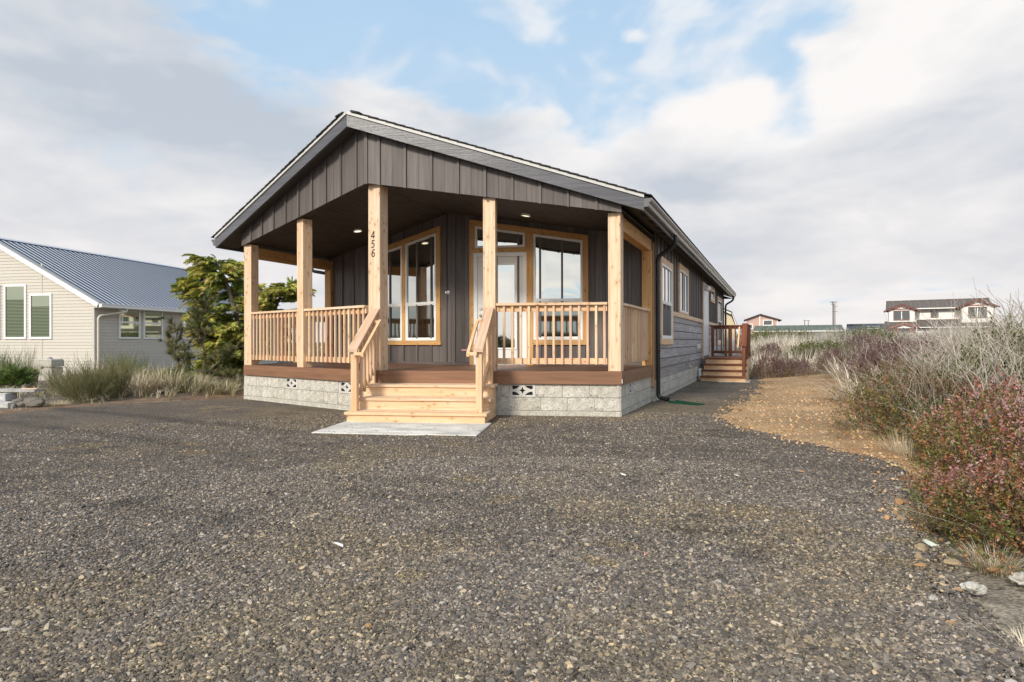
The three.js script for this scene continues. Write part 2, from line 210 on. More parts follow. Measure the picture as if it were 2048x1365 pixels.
// uv of posts: run the grain upright
function upright(g, m = 1) { const p = g.attributes.position, u = g.attributes.uv, n = g.attributes.normal, o = G0() * 5, q = G0() * 5; for (let i = 0; i < p.count; i++) u.setXY(i, (Math.abs(n.getX(i)) > Math.abs(n.getZ(i)) ? p.getZ(i) : p.getX(i)) * m + o, p.getY(i) * m + q); return g; }
class GB {   // bags of triangles for plants
  constructor() { this.p = []; this.n = []; this.c = []; this.i = []; }
  v(x, y, z, nx, ny, nz, c) { this.p.push(x, y, z); this.n.push(nx, ny, nz); this.c.push(c[0], c[1], c[2]); return this.p.length / 3 - 1; }
  tube(pts, r0, r1, c, k = 3) {
    let prev = null; const n = pts.length; const d = V(0, 0, 0), a = V(0, 0, 0), b = V(0, 0, 0);
    for (let j = 0; j < n; j++) {
      const p0 = pts[Math.max(0, j - 1)], p1 = pts[Math.min(n - 1, j + 1)]; d.subVectors(p1, p0).normalize(); a.set(Math.abs(d.y) > 0.9 ? 1 : 0, Math.abs(d.y) > 0.9 ? 0 : 1, 0).cross(d).normalize(); b.crossVectors(d, a);
      const r = lerp(r0, r1, j / (n - 1)), ring = []; for (let q = 0; q < k; q++) { const t = q / k * 2 * Math.PI, x = Math.cos(t), y = Math.sin(t), nx = a.x * x + b.x * y, ny = a.y * x + b.y * y, nz = a.z * x + b.z * y; ring.push(this.v(pts[j].x + nx * r, pts[j].y + ny * r, pts[j].z + nz * r, nx, ny, nz, c)); }
      if (prev) for (let q = 0; q < k; q++) { const e = (q + 1) % k; this.i.push(prev[q], prev[e], ring[q], ring[q], prev[e], ring[e]); } prev = ring;
    }
  }
  blade(pts, w, c, side) { let pl = null; const n = pts.length, nn = V(0, 0, 0); for (let j = 0; j < n; j++) { const t = j / (n - 1), h = w * (1 - t * t) * 0.5 + w * 0.03, p = pts[j]; nn.subVectors(pts[Math.min(n - 1, j + 1)], pts[Math.max(0, j - 1)]); nn.crossVectors(side, nn).normalize(); const l = this.v(p.x - side.x * h, p.y - side.y * h, p.z - side.z * h, nn.x, nn.y, nn.z, c), r = this.v(p.x + side.x * h, p.y + side.y * h, p.z + side.z * h, nn.x, nn.y, nn.z, c); if (pl) this.i.push(pl[0], pl[1], l, l, pl[1], r); pl = [l, r]; } }
  geo() { const g = new THREE.BufferGeometry(); g.setAttribute('position', new THREE.Float32BufferAttribute(this.p, 3)); g.setAttribute('normal', new THREE.Float32BufferAttribute(this.n, 3)); g.setAttribute('color', new THREE.Float32BufferAttribute(this.c, 3)); g.setIndex(this.i); return g; }
}

// ------------------------------------------------------------------ ground
const XB = [[-60, 16], [-30, 11], [-16.5, 8.6], [-13, 8.1], [-5, 7.75], [0, 7.5], [2, 7.35], [3.5, 7.02], [5, 6.84], [6, 6.78], [7, 6.78], [9, 7.2], [14, 9], [40, 14]];
function xb(z) { for (let i = 1; i < XB.length; i++) if (z < XB[i][0]) { const t = cl((z - XB[i - 1][0]) / (XB[i][0] - XB[i - 1][0])); return lerp(XB[i - 1][1], XB[i][1], t); } return 14; }
const LB = [[-40, -9], [-6, -7.5], [-0.4, -4.0], [0.42, -4.35], [1.14, -4.8], [2, -5.2], [2.6, -5.45], [3.5, -5.0], [5, -5.2], [9, -6], [20, -7]];
function xl(z) { for (let i = 1; i < LB.length; i++) if (z < LB[i][0]) { const t = cl((z - LB[i - 1][0]) / (LB[i][0] - LB[i - 1][0])); return lerp(LB[i - 1][1], LB[i][1], t); } return -7; }
function H(x, z) {
  let h = -0.035; const d = x - xb(z) - (fbm(z * 0.8, x * 0.5, 2, 5) - 0.5) * 0.3;
  const back = Math.min(-16.2 - z, x - 3.5), e = Math.max(d, Math.min(back, 30));
  if (e > 0) h += 0.30 * ss(0, 2.6, e) + 0.45 * ss(8, 60, e) + (fbm(x * 0.22, z * 0.22, 3, 9) - 0.45) * 0.5 * ss(0.5, 5, e) + (fbm(x * 1.7, z * 1.7, 2, 19) - 0.5) * 0.12 * ss(0.1, 1, e);
  const l = xl(z) - x; if (l > 0 && z < 12) h += (fbm(x * 0.5, z * 0.5, 3, 29) - 0.45) * 0.22 * ss(0.2, 2, l) + 0.02 * ss(0, .4, l);
  const b = z - 20; if (b > 0) h += ss(0, 25, b) * 0.3;
  return h;
}
{
  const ax = []; const push = (a, b, st) => { for (let v = a; v < b - 1e-6; v += st) ax.push(v); };
  const mk = segs => { ax.length = 0; for (const s of segs) push(...s); ax.push(segs[segs.length - 1][1]); return ax.slice(); };
  const xs = mk([[-1400, -200, 300], [-200, -60, 20], [-60, -20, 3], [-20, 4, 0.6], [4, 13, 0.16], [13, 30, 0.8], [30, 60, 3], [60, 200, 20], [200, 1400, 300]]);
  const zs = mk([[-1400, -200, 300], [-200, -70, 13], [-70, -20, 1.6], [-20, 0, 0.5], [0, 10, 0.16], [10, 20, 1], [20, 70, 5], [70, 200, 26], [200, 1400, 300]]);
  const P = [], U = [], Cc = [], I = [], w = xs.length;
  for (const z of zs) for (const x of xs) {
    P.push(x, H(x, z), z); U.push(x / 1.3, z / 1.3);
    const d = x - xb(z), l = xl(z) - x, n = fbm(x * 0.6, z * 0.6, 4, 33), m = fbm(x * 2.2 + 3, z * 2.2, 3, 43);
    let c = [0.30, 0.25, 0.185];                                    // dry sand and litter
    c = c.map((v, i) => lerp(v, [0.20, 0.155, 0.105][i], ss(0.42, 0.62, n)));
    if (l > 0 && l < 1.4 && z < 8) { const t = ss(1.4, 0.2, l + (m - 0.5) * 1.2); c = c.map((v, i) => lerp(v, [0.36, 0.20, 0.105][i], t)); }        // orange bark litter along the left edge
    if (d > -0.2 && d < 1.6 && z < 4.3 && z > -16) { const t = ss(1.3, 0.1, d + (m - 0.5)); c = c.map((v, i) => lerp(v, [0.33, 0.215, 0.125][i], t)); }
    if (d > 0 && z > 4.3 && z < 9) { c = [0.46, 0.39, 0.30].map(v => v * (0.9 + (m - 0.5) * 0.35)); }                                  // grey sand by the bushes
    if (Math.hypot(x, z) > 70) c = [0.16, 0.15, 0.10];
    Cc.push(...c);
  }
  for (let j = 0; j < zs.length - 1; j++) for (let i = 0; i < w - 1; i++) { const a = j * w + i; I.push(a, a + w, a + 1, a + 1, a + w, a + w + 1); }
  const g = new THREE.BufferGeometry(); g.setAttribute('position', new THREE.Float32BufferAttribute(P, 3)); g.setAttribute('uv', new THREE.Float32BufferAttribute(U, 2)); g.setAttribute('color', new THREE.Float32BufferAttribute(Cc, 3)); g.setIndex(I); g.computeVertexNormals();
  structure(new THREE.Mesh(g, new THREE.MeshStandardMaterial({ vertexColors: true, roughness: 1, map: T.soil, bumpMap: T.soil, bumpScale: 0.008 })), 'ground', 'dry sandy dune ground around the gravel lot and the houses');
}
// the curve where grey gravel meets the orange path
const PC = [[5.28, -15.8], [5.35, -13], [5.6, -10.5], [5.78, -8.2], [5.62, -5.6], [5.52, -3.6], [5.42, -2], [5.30, -0.6], [5.42, 0.3], [5.95, 0.86], [6.33, 1.5], [6.72, 2.02], [6.95, 2.5], [7.05, 3.1], [7.2, 3.6]];
function pathLeft(z) { if (z < PC[0][1]) return PC[0][0]; for (let i = 1; i < PC.length; i++) if (z < PC[i][1]) { const t = (z - PC[i - 1][1]) / (PC[i][1] - PC[i - 1][1]); return lerp(PC[i - 1][0], PC[i][0], t); } return 99; }
const lotUneven = (x, z) => (fbm(x * 1.1, z * 1.1, 3, 61) - 0.5) * 0.030 + (fbm(x * 4, z * 4, 2, 67) - 0.5) * 0.012;
const lotY = (x, z) => { const t = ss(0.7, 0.1, x - pathLeft(z) + 0.4); return lotUneven(x, z) * ss(0.25, 0.9, Math.min(houseGap(x, z), 2)) ; };
function houseGap(x, z) { const fz = x > 0.27 ? (3.97 - x) / 3.7 * 1.0753 : (x + 3.615) / 3.885 * 1.0753; return Math.max(z - fz, x - 4.0, -3.6 - x); }
function sheet(x0, x1, z0, z1, st, inside, yf, colf, uvs, m, name, label) {
  const nx = Math.round((x1 - x0) / st), nz = Math.round((z1 - z0) / st), P = [], U = [], Cc = [], I = [], ok = [];
  for (let j = 0; j <= nz; j++) for (let i = 0; i <= nx; i++) { const x = x0 + i * st, z = z0 + j * st, e = inside(x, z); ok.push(e); P.push(x, yf(x, z) - 0.05 * ss(0.07, -0.05, e), z); U.push(x / uvs, z / uvs); Cc.push(...colf(x, z)); }
  for (let j = 0; j < nz; j++) for (let i = 0; i < nx; i++) { const a = j * (nx + 1) + i, b = a + nx + 1; if (Math.max(ok[a], ok[a + 1], ok[b], ok[b + 1]) > -0.07) I.push(a, b, a + 1, a + 1, b, b + 1); }
  const g = new THREE.BufferGeometry(); g.setAttribute('position', new THREE.Float32BufferAttribute(P, 3)); g.setAttribute('uv', new THREE.Float32BufferAttribute(U, 2)); g.setAttribute('color', new THREE.Float32BufferAttribute(Cc, 3)); g.setIndex(I); g.computeVertexNormals();
  return structure(new THREE.Mesh(g, m), name, label);
}
const wob = (x, z, a, s) => (fbm(x * 2.3, z * 2.3, 4, s) - 0.5) * a;
const lotIn = (x, z) => Math.min(xb(z) - x + 0.02, x - xl(z), z > 3.4 ? 9 : 9, 14 - z) + wob(x, z, z > 4 && x > 4 ? 0.14 : 0.34, 71);
function gravelTone(x, z) {
  let k = 1.16 + (fbm(x * 0.55, z * 0.9, 4, 91) - 0.5) * 0.46 + (fbm(x * 3, z * 3, 3, 95) - 0.5) * 0.4;
  const tan = ss(0.56, 0.74, fbm(x * 0.8 + 7, z * 0.8, 4, 97) + 0.16 * ss(1.8, 0.0, houseGap(x, z))), dk = ss(0.66, 0.76, fbm(x * 0.9, z * 2.1 + 3, 4, 101));
  const tr = Math.exp(-Math.pow((z - 2.9 - (x + 1) * 0.10) / 0.16, 2)) * ss(1.4, -0.6, x) * 0.3 + Math.exp(-Math.pow((z - 4.2 - (x + 1) * 0.10) / 0.16, 2)) * ss(1.2, -0.6, x) * 0.25;
  const spot = ss(0.70, 0.78, fbm(x * 2.6 + 11, z * 3.4, 3, 105)), tuftT = ss(0.70, 0.80, fbm(x * 2.1 + 31, z * 2.6, 4, 107)); k *= 1 - dk * 0.24 - tr * 1.5 - spot * 0.30; if (tuftT > 0) return [k * lerp(1.04, 1.6, tuftT), k * lerp(0.985, 1.42, tuftT), k * lerp(0.93, 1.08, tuftT)]; return [k * lerp(1.04, 1.38, tan), k * lerp(0.985, 1.26, tan), k * lerp(0.93, 1.04, tan)];
}
M.gravel = new THREE.MeshStandardMaterial({ vertexColors: true, map: T.gravel, bumpMap: T.gravelB, bumpScale: 0.012, roughness: 0.9 });
M.path = new THREE.MeshStandardMaterial({ vertexColors: true, map: T.path, bumpMap: T.pathB, bumpScale: 0.012, roughness: 0.95 });
sheet(-7.5, 9.2, -16.6, 14, 0.09, lotIn, (x, z) => lotY(x, z), gravelTone, 2.6, M.gravel, 'gravel_lot', 'dark grey crushed gravel lot in front of the house');
const pathIn = (x, z) => Math.min(x - pathLeft(z), xb(z) - x + 0.1, z + 15.9, 3.6 - z) - 0.05 + wob(x, z, 0.5, 73) + (fbm(x * 9, z * 9, 2, 74) - 0.5) * 0.16;
sheet(4.9, 9, -16.4, 4, 0.07, pathIn, (x, z) => lotY(x, z) + 0.014 + 0.05 * ss(0, 1.2, x - pathLeft(z)) + (fbm(x * 3, z * 3, 3, 75) - 0.5) * 0.04, (x, z) => { const n = 0.92 + (fbm(x * 1.2, z * 1.2, 4, 77) - 0.5) * 0.7, q = ss(0.55, 0.7, fbm(x * 2.2, z * 1.3, 3, 79)); return [n * lerp(1, 0.8, q), n * lerp(1, 0.72, q), n * lerp(1, 0.66, q)]; }, 1.9, M.path, 'sandy_path', 'orange tan path of fine rock running along the right side of the house');

// ------------------------------------------------------------------ the house with the porch
const DK = 0.68, SL = 0.3;
const house = thing('porch_house', 'dark brown gabled house with a pale timber porch and number 456 on its post', 'house');
const PR = [0.27, 1.0753], RC = [3.97, 0], LC = [-3.615, 0];
const RF = frame(...PR, ...RC), LF = frame(...LC, ...PR), RS = frame(3.97, 0, 3.97, -2.55), LS = frame(-3.615, -2.55, -3.615, 0);
const WX = 4.0, WXL = -3.66, BACK = -18.7;
const SW = frame(WX, 0, WX, -20), SWL = frame(WXL, -20, WXL, 0);
// foundation of split-faced block
{
  const f = sub(house, 'foundation');
  const shapes = [0, 1, 2, 3].map(k => { const g = new THREE.BoxGeometry(0.398, 0.195, 0.10, 10, 5, 1); const p = g.attributes.position; for (let i = 0; i < p.count; i++) if (p.getZ(i) > 0.04 && Math.abs(p.getX(i)) < 0.19 && Math.abs(p.getY(i)) < 0.09) p.setZ(i, p.getZ(i) + (fbm(p.getX(i) * 14 + k * 9, p.getY(i) * 14, 3, 111) - 0.42) * 0.018); g.computeVertexNormals(); const u = g.attributes.uv; for (let i = 0; i < u.count; i++) u.setXY(i, u.getX(i) * 0.398 + k * 0.17, u.getY(i) * 0.195 + k * 0.31); return g; });
  const half = shapes[0].clone(); half.scale(0.5, 1, 1);
  const ventShape = (() => {   // block pierced by four corner openings and a diamond
    const s = new THREE.Shape(); s.moveTo(-.199, -.0975); s.lineTo(.199, -.0975); s.lineTo(.199, .0975); s.lineTo(-.199, .0975); s.closePath();
    const hole = pts => { const h = new THREE.Path(); pts.forEach((p, i) => i ? h.lineTo(...p) : h.moveTo(...p)); h.closePath(); s.holes.push(h); };
    const d = []; for (const [a, b] of [[1, 0], [0, 1], [-1, 0], [0, -1]]) { d.push([a * 0.052, b * 0.062]); const a2 = a - b, b2 = b + a; d.push([a2 * 0.017, b2 * 0.019]); } hole(d);
    for (const qx of [-1, 1]) for (const qy of [-1, 1]) { const c = []; c.push([qx * 0.160, qy * 0.074]); c.push([qx * 0.160, qy * 0.022]); for (let i = 0; i <= 6; i++) { const t = i / 6; c.push([qx * lerp(0.148, 0.034, t) , qy * (0.016 + 0.058 * Math.pow(t, 2.2))]); } if (qx * qy < 0) c.reverse(); hole(c); }
    const g = new THREE.ExtrudeGeometry(s, { depth: 0.09, bevelEnabled: true, bevelSize: 0.003, bevelThickness: 0.003, bevelSegments: 1 }); g.translate(0, 0, -0.045); return g;
  })();
  const run = (F, s0, s1, vents, ins, y0 = 0.077) => {
    part(f, 'mortar', bx(F, s0 + 0.04, -0.12, -0.12 - ins, s1 - 0.02, 0.484, -0.016 - ins, 's'), M.mortar);
    part(f, 'footing', bx(F, s0, -0.12, -0.10 - ins, s1, 0.074, 0.006 - ins, 's'), M.block2);
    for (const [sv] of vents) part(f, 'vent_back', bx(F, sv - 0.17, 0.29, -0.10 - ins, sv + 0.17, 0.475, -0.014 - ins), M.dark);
    for (let c = 0; c < 2; c++) {
      const y = y0 + 0.2032 * (c + 0.5), off = c ? 0 : 0.2;
      const spots = [];
      if (c === 1 && vents.length) { let s = s0; for (const [sv] of vents) { while (s + 0.406 < sv - 0.2) { spots.push([s, 0.4064]); s += 0.4064; } const gap = sv - 0.203 - s; if (gap > 0.05) spots.push([s, gap]); spots.push([sv - 0.203, 0.4064, 1]); s = sv + 0.203; } while (s < s1 - 0.05) { spots.push([s, Math.min(0.4064, s1 - s)]); s += 0.4064; } }
      else { let s = s0 - off; while (s < s1 - 0.04) { const a = Math.max(s, s0), b = Math.min(s + 0.4064, s1); if (b - a > 0.05) spots.push([a, b - a]); s += 0.4064; } }
      for (const [a, w, v] of spots) { const o = part(f, v ? 'vent_block' : 'block', v ? ventShape : shapes[Math.floor(G0() * 4)], v ? M.ventBlock : G0() > 0.35 ? M.block : M.block2); o.position.copy(F.o).addScaledVector(F.s, a + w / 2).addScaledVector(F.n, -0.05 - ins + (v ? 0.006 : 0)); o.position.y = y; o.rotation.y = Math.atan2(F.n.x, F.n.z); o.scale.x = v ? 1 : (w - 0.008) / 0.398; }
    }
  };
  run(RF, -0.005, RF.L, [[2.36]], 0.03); run(LF, 0.0, LF.L, [[1.65], [3.31]], 0.03);
  run(RS, 0, 2.55, [[0.85]], 0.03); run(frame(WX, -2.55, WX, -18.7), 0, 16.15, [[1.75], [4.05], [6.4], [8.8], [11.2], [13.6]], 0.01);
  run(frame(WXL, -18.7, WXL, 0), 0, 18.7, [], 0.03);
}
// deck
{
  const d = sub(house, 'deck'); const plan = [[LC[0], -LC[1]], [PR[0], -PR[1]], [RC[0], -RC[1]], [RC[0], 2.6], [LC[0], 2.6]];
  for (let y = -1.2; y < 2.6; y += 0.142) { const p = clip(clip(plan, 0, 1, y + 0.137), 0, -1, -y); if (p.length > 2) part(d, 'board', prism(FLAT, p, DK - 0.028, DK, 's'), M.deck); }
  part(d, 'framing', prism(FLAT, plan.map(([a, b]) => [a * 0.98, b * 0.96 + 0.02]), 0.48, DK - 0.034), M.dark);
  part(d, 'rim_board', bx(RF, 0.002, 0.484, -0.03, RF.L + 0.004, DK - 0.003, 0.012, 's'), M.rim); part(d, 'rim_board', bx(LF, -0.004, 0.484, -0.03, LF.L - 0.002, DK - 0.003, 0.012, 's'), M.rim);
  part(d, 'rim_board', bx(RS, -0.002, 0.484, -0.03, 2.50, DK - 0.003, 0.010, 's'), M.rim); part(d, 'rim_board', bx(LS, 0.02, 0.484, -0.03, 2.55, DK - 0.003, 0.010, 's'), M.rim);
  part(d, 'corner_clip', bx(frame(...RC, RC[0] + 0.3, -0.087), 0.004, 0.50, 0.006, 0.012, 0.565, 0.016), M.white);
}
// posts and beams
const gableY = x => 3.622 - 0.1514 * Math.abs(x - 0.2);
const HA = { o: V(0, 0, 0), s: V(1, 0, 0), n: V(0, 0, 1), u: UPV.clone() };
{
  const pp = (F, s, n, w, d, y0, y1, m = M.pine) => part(house, 'porch_post', upright(post(F, s, n, w, d, y0, y1)), m);
  // front corner posts are built up: a core with two boards proud of it
  const built = (F, s, n, w, y1) => { const g = sub(house, 'porch_post'); part(g, 'post_core', upright(post(F, s, n, w * 0.9, w * 0.94, DK + 0.002, y1)), M.pine); for (const k of [-1, 1]) part(g, 'post_board', upright(post(F, s + k * (w / 2 - 0.012), n, 0.024, w, DK + 0.001, y1 - 0.002, 0.003)), M.pine); return g; };
  built(HA, RC[0] - 0.108, -0.10, 0.19, gableY(3.87));
  built(HA, LC[0] + 0.112, -0.075, 0.19, gableY(-3.5));
  built(LF, 1.965, -0.105, 0.19, gableY(-1.72)); built(RF, 1.853, -0.10, 0.19, gableY(2.05));
  const prow = sub(house, 'porch_post'); part(prow, 'post_core', upright(post(HA, 0.262, 0.925, 0.222, 0.222, DK + 0.001, gableY(0.26) + 0.02)), M.pine);
  // back posts and side beams
  pp(HA, 3.885, -2.44, 0.17, 0.17, DK + 0.001, 2.812, M.gold); part(house, 'porch_post', upright(bx(RS, 2.50, 0.28, -0.05, 2.545, 2.98, 0.025)), M.gold);
  pp(HA, -3.53, -2.44, 0.17, 0.17, DK + 0.001, 2.812, M.gold);
  for (const [F, a, b] of [[RS, 0.20, 2.53], [LS, 0.02, 2.36]]) part(house, 'side_beam', bx(F, a, 2.815, -0.17, b, 3.02, -0.012, 's'), M.gold);
  // number on the prow post
  const font = await new FontLoader().loadAsync('fonts/droid/droid_sans_regular.typeface.json');
  for (const [y, ch] of [[2.825, '4'], [2.680, '5'], [2.535, '6']]) { const g = new TextGeometry(ch, { font, size: 0.118, depth: 0.006, curveSegments: 6, bevelEnabled: false }); g.center(); g.applyMatrix4(new THREE.Matrix4().set(0.82, 0.10, 0, 0.262 - 0.015 + (ch === '6' ? 0.006 : 0), 0, 1, 0, y, 0, 0, 1, 0.925 + 0.1145, 0, 0, 0, 1)); part(prow, 'numeral', g, M.black); }
 
}
// railings
{
  const balMats = [M.pine, M.pink, M.tan, M.grey, M.ruddy, M.fir];
  const railing = (F, s0, s1, n, first, step, count) => {
    const r = sub(house, 'railing'), top = 1.722;
    part(r, 'rail_cap', bx(F, s0, top - 0.038, n - 0.05, s1, top, n + 0.062, 's'), M.pine);
    part(r, 'rail', bx(F, s0, top - 0.13, n - 0.038, s1, top - 0.040, n, 's'), M.fir); part(r, 'rail', bx(F, s0, 0.785, n - 0.038, s1, 0.875, n, 's'), M.fir);
    for (const s of [s0 + 0.001, s1 - 0.041]) for (const y of [top - 0.132, 0.783]) part(r, 'rail_block', bx(F, s, y, n - 0.036, s + 0.04, y + 0.094, n + 0.024, 'y'), M.fir);
    for (let i = 0; i < count; i++) { const s = first + i * step + (G0() - 0.5) * 0.006; const o = part(r, 'baluster', upright(post(F, s, n + 0.0215, 0.038, 0.038, 0.782 + (G0() - .5) * 0.004, top - 0.042, 0.004)), balMats[Math.floor(G0() * balMats.length)]); }
  };
  railing(RF, 1.95, 3.645, -0.085, 2.075, 0.1275, 13);
  railing(LF, 0.20, 1.865, -0.085, 0.262, 0.1275, 13); railing(LF, 2.065, 3.78, -0.085, 2.185, 0.1275, 13);
  railing(RS, 0.20, 2.36, -0.085, 0.27, 0.1262, 17); railing(LS, 0.16, 2.38, -0.085, 0.23, 0.1262, 17);
}
// board and batten: boards in pairs, a batten over every other joint, tops cut to a slope
const sid = [M.siding, M.siding2, M.siding3, M.siding];
function boardAndBatten(parent, F, s0, s1, bat0, y0, top, n, battens = true, first = 0.21) {
  const cut = (a, b, ya) => [[a, typeof y0 === 'function' ? y0(a) : y0], [b, typeof y0 === 'function' ? y0(b) : y0], [b, top(b) + ya], [a, top(a) + ya]];
  const off = ((bat0 - s0) % first + first) % first; let a = s0, k = 0;
  for (let b = s0 + (off || first); a < s1 - 0.005; b += first) { const e = Math.min(b, s1); if (e - a > 0.012) part(parent, 'board', prism(F, cut(a + 0.0018, e - 0.0018, 0), n - 0.02, n + 0.001 * (k++ % 3)), sid[Math.floor(G0() * 4)]); a = e; }
  if (battens) for (let s = bat0 - Math.floor((bat0 - s0) / 0.42) * 0.42; s < s1; s += 0.42) { const a = Math.max(s0, s - 0.019), b = Math.min(s1, s + 0.019); if (b - a > 0.01) part(parent, 'batten', prism(F, cut(a, b, 0).map(([p, q], i) => [p, i < 2 ? q - 0.012 : q]), n + 0.004, n + 0.028), sid[Math.floor(G0() * 4)]); }
}
// gable over the porch
const RG = frame(0.2, 1.15, 3.97, 0.055), LG = frame(-3.615, 0.05, 0.2, 1.15);
const rakeIn = x => DK + 3.7912 + 0.13 - 0.3302 * Math.abs(x);
{
  const g = sub(house, 'gable_wall');
  boardAndBatten(g, RG, 0.02, RG.L + 0.02, 0.212, s => gableY(0.2 + RG.s.x * s), s => rakeIn(0.2 + RG.s.x * s), 0);
  boardAndBatten(g, LG, -0.02, LG.L - 0.02, 3.74, s => gableY(-3.615 + LG.s.x * s), s => rakeIn(-3.615 + LG.s.x * s), 0);
  part(g, 'corner_board', prism(RG, [[-0.012, gableY(0.2) - 0.014], [0.026, gableY(0.22) - 0.014], [0.026, rakeIn(0.2)], [-0.012, rakeIn(0.2)]], -0.01, 0.021), M.siding); part(g, 'corner_board', prism(LG, [[LG.L - 0.026, gableY(0.2) - 0.014], [LG.L + 0.008, gableY(0.2) - 0.014], [LG.L + 0.008, rakeIn(0.2)], [LG.L - 0.026, rakeIn(0.2)]], -0.01, 0.021), M.siding2);
  for (const [F, a, b, x0] of [[RG, 0, RG.L - 0.1, 0.2], [LG, 0.1, LG.L, -3.615]]) part(g, 'inner_beam', prism(F, [[a, gableY(x0 + F.s.x * a) + 0.012], [b, gableY(x0 + F.s.x * b) + 0.012], [b, gableY(x0 + F.s.x * b) + 0.16], [a, gableY(x0 + F.s.x * a) + 0.16]], -0.20, -0.024, 's'), M.ceil);
}
// porch ceiling of narrow planks running front to back
{
  const c = sub(house, 'porch_ceiling'); const fz = x => x > 0.2 ? 1.12 - (x - 0.2) * 0.29 : 1.12 + (x - 0.2) * 0.288;
  for (const side of [1, -1]) for (let k = 0; k < 29; k++) { const x0 = 0.2 + side * k * 0.131, x1 = x0 + side * 0.127; if (Math.abs(x1 - 0.2) > 3.80) break; const F = { o: V(0, 0, 0), s: V(0, 0, 1), n: V(1, 0, 0), u: V(0, 1, 0) }; const y0 = gableY(x0) + 0.03, y1 = gableY(x1) + 0.03, P = [], A = [[x0, y0, -2.6], [x1, y1, -2.6], [x1, y1, fz(x1)], [x0, y0, fz(x0)]];
    const Fp = { o: V(x0, y0, 0), s: V(0, 0, -side), u: V(x1 - x0, y1 - y0, 0).normalize() }; Fp.n = Fp.s.clone().cross(Fp.u); const w = Math.hypot(x1 - x0, y1 - y0);
    part(c, 'plank', prism(Fp, [[2.6 * side, 0], [-fz(x0) * side, 0], [-fz(x1) * side, w], [2.6 * side, w]], -0.02, 0, 's'), M.ceil); }
  for (const [x, z] of [[2.04, -0.97], [-1.62, -1.0]]) {
    const y = gableY(x) + 0.012, t = Math.atan(x > 0.2 ? -0.1514 : 0.1514), l = sub(house, 'downlight'); l.position.set(x, y, z); l.rotation.z = t;
    const ring = part(l, 'trim_ring', new THREE.TorusGeometry(0.082, 0.012, 8, 28), M.white); ring.rotation.x = Math.PI / 2; const lens = part(l, 'lamp_lens', new THREE.CylinderGeometry(0.066, 0.066, 0.012, 28), M.lamp); lens.position.y = 0.004;
    const b = new THREE.SpotLight(new THREE.Color(1, 0.84, 0.6), 3, 12, 1.15, 0.6, 2); b.position.set(0, -0.02, 0); b.target.position.set(0, -2, 0); b.shadow.radius = 3; b.castShadow = true; l.add(b, b.target);
  }
}
// the angled front wall under the porch
const LW = frame(-3.615, -2.5, 0.27, -1.45), RW = frame(0.27, -1.45, 3.97, -2.5);
const ceilL = s => gableY(-3.615 + LW.s.x * s) + 0.03, ceilR = s => gableY(0.27 + RW.s.x * s) + 0.03;
{
  const w = sub(house, 'front_wall');
  boardAndBatten(w, LW, 0, LW.L, 3.903, DK + 0.05, ceilL, 0); boardAndBatten(w, RW, 0, RW.L, 0.06, DK + 0.05, ceilR, 0);
  part(w, 'base_trim', bx(LW, 0, DK + 0.001, -0.02, LW.L + 0.01, DK + 0.048, 0.03, 's'), M.siding); part(w, 'base_trim', bx(RW, 0, DK + 0.001, -0.02, 0.36, DK + 0.048, 0.03, 's'), M.siding); part(w, 'base_trim', bx(RW, 1.62, DK + 0.001, -0.02, RW.L, DK + 0.048, 0.03, 's'), M.siding);
}
// a slightly pillowed pane, in frame F
function pane(F, s0, y0, s1, y1l, y1r, n, bulge = 0.0) {
  const k = 14, P = [], U = [], I = []; for (let j = 0; j <= k; j++) for (let i = 0; i <= k; i++) { const a = i / k, b = j / k, s = lerp(s0, s1, a), y = lerp(y0, lerp(y1l, y1r, a), b), d = n + bulge * (1 - Math.pow(2 * a - 1, 4)) * (1 - Math.pow(2 * b - 1, 4)); P.push(F.o.x + F.s.x * s + F.n.x * d, y, F.o.z + F.s.z * s + F.n.z * d); U.push(a, b); }
  for (let j = 0; j < k; j++) for (let i = 0; i < k; i++) { const a = j * (k + 1) + i; I.push(a, a + 1, a + k + 1, a + 1, a + k + 2, a + k + 1); }
  const g = new THREE.BufferGeometry(); g.setAttribute('position', new THREE.Float32BufferAttribute(P, 3)); g.setAttribute('uv', new THREE.Float32BufferAttribute(U, 2)); g.setIndex(I); g.computeVertexNormals(); return g;
}
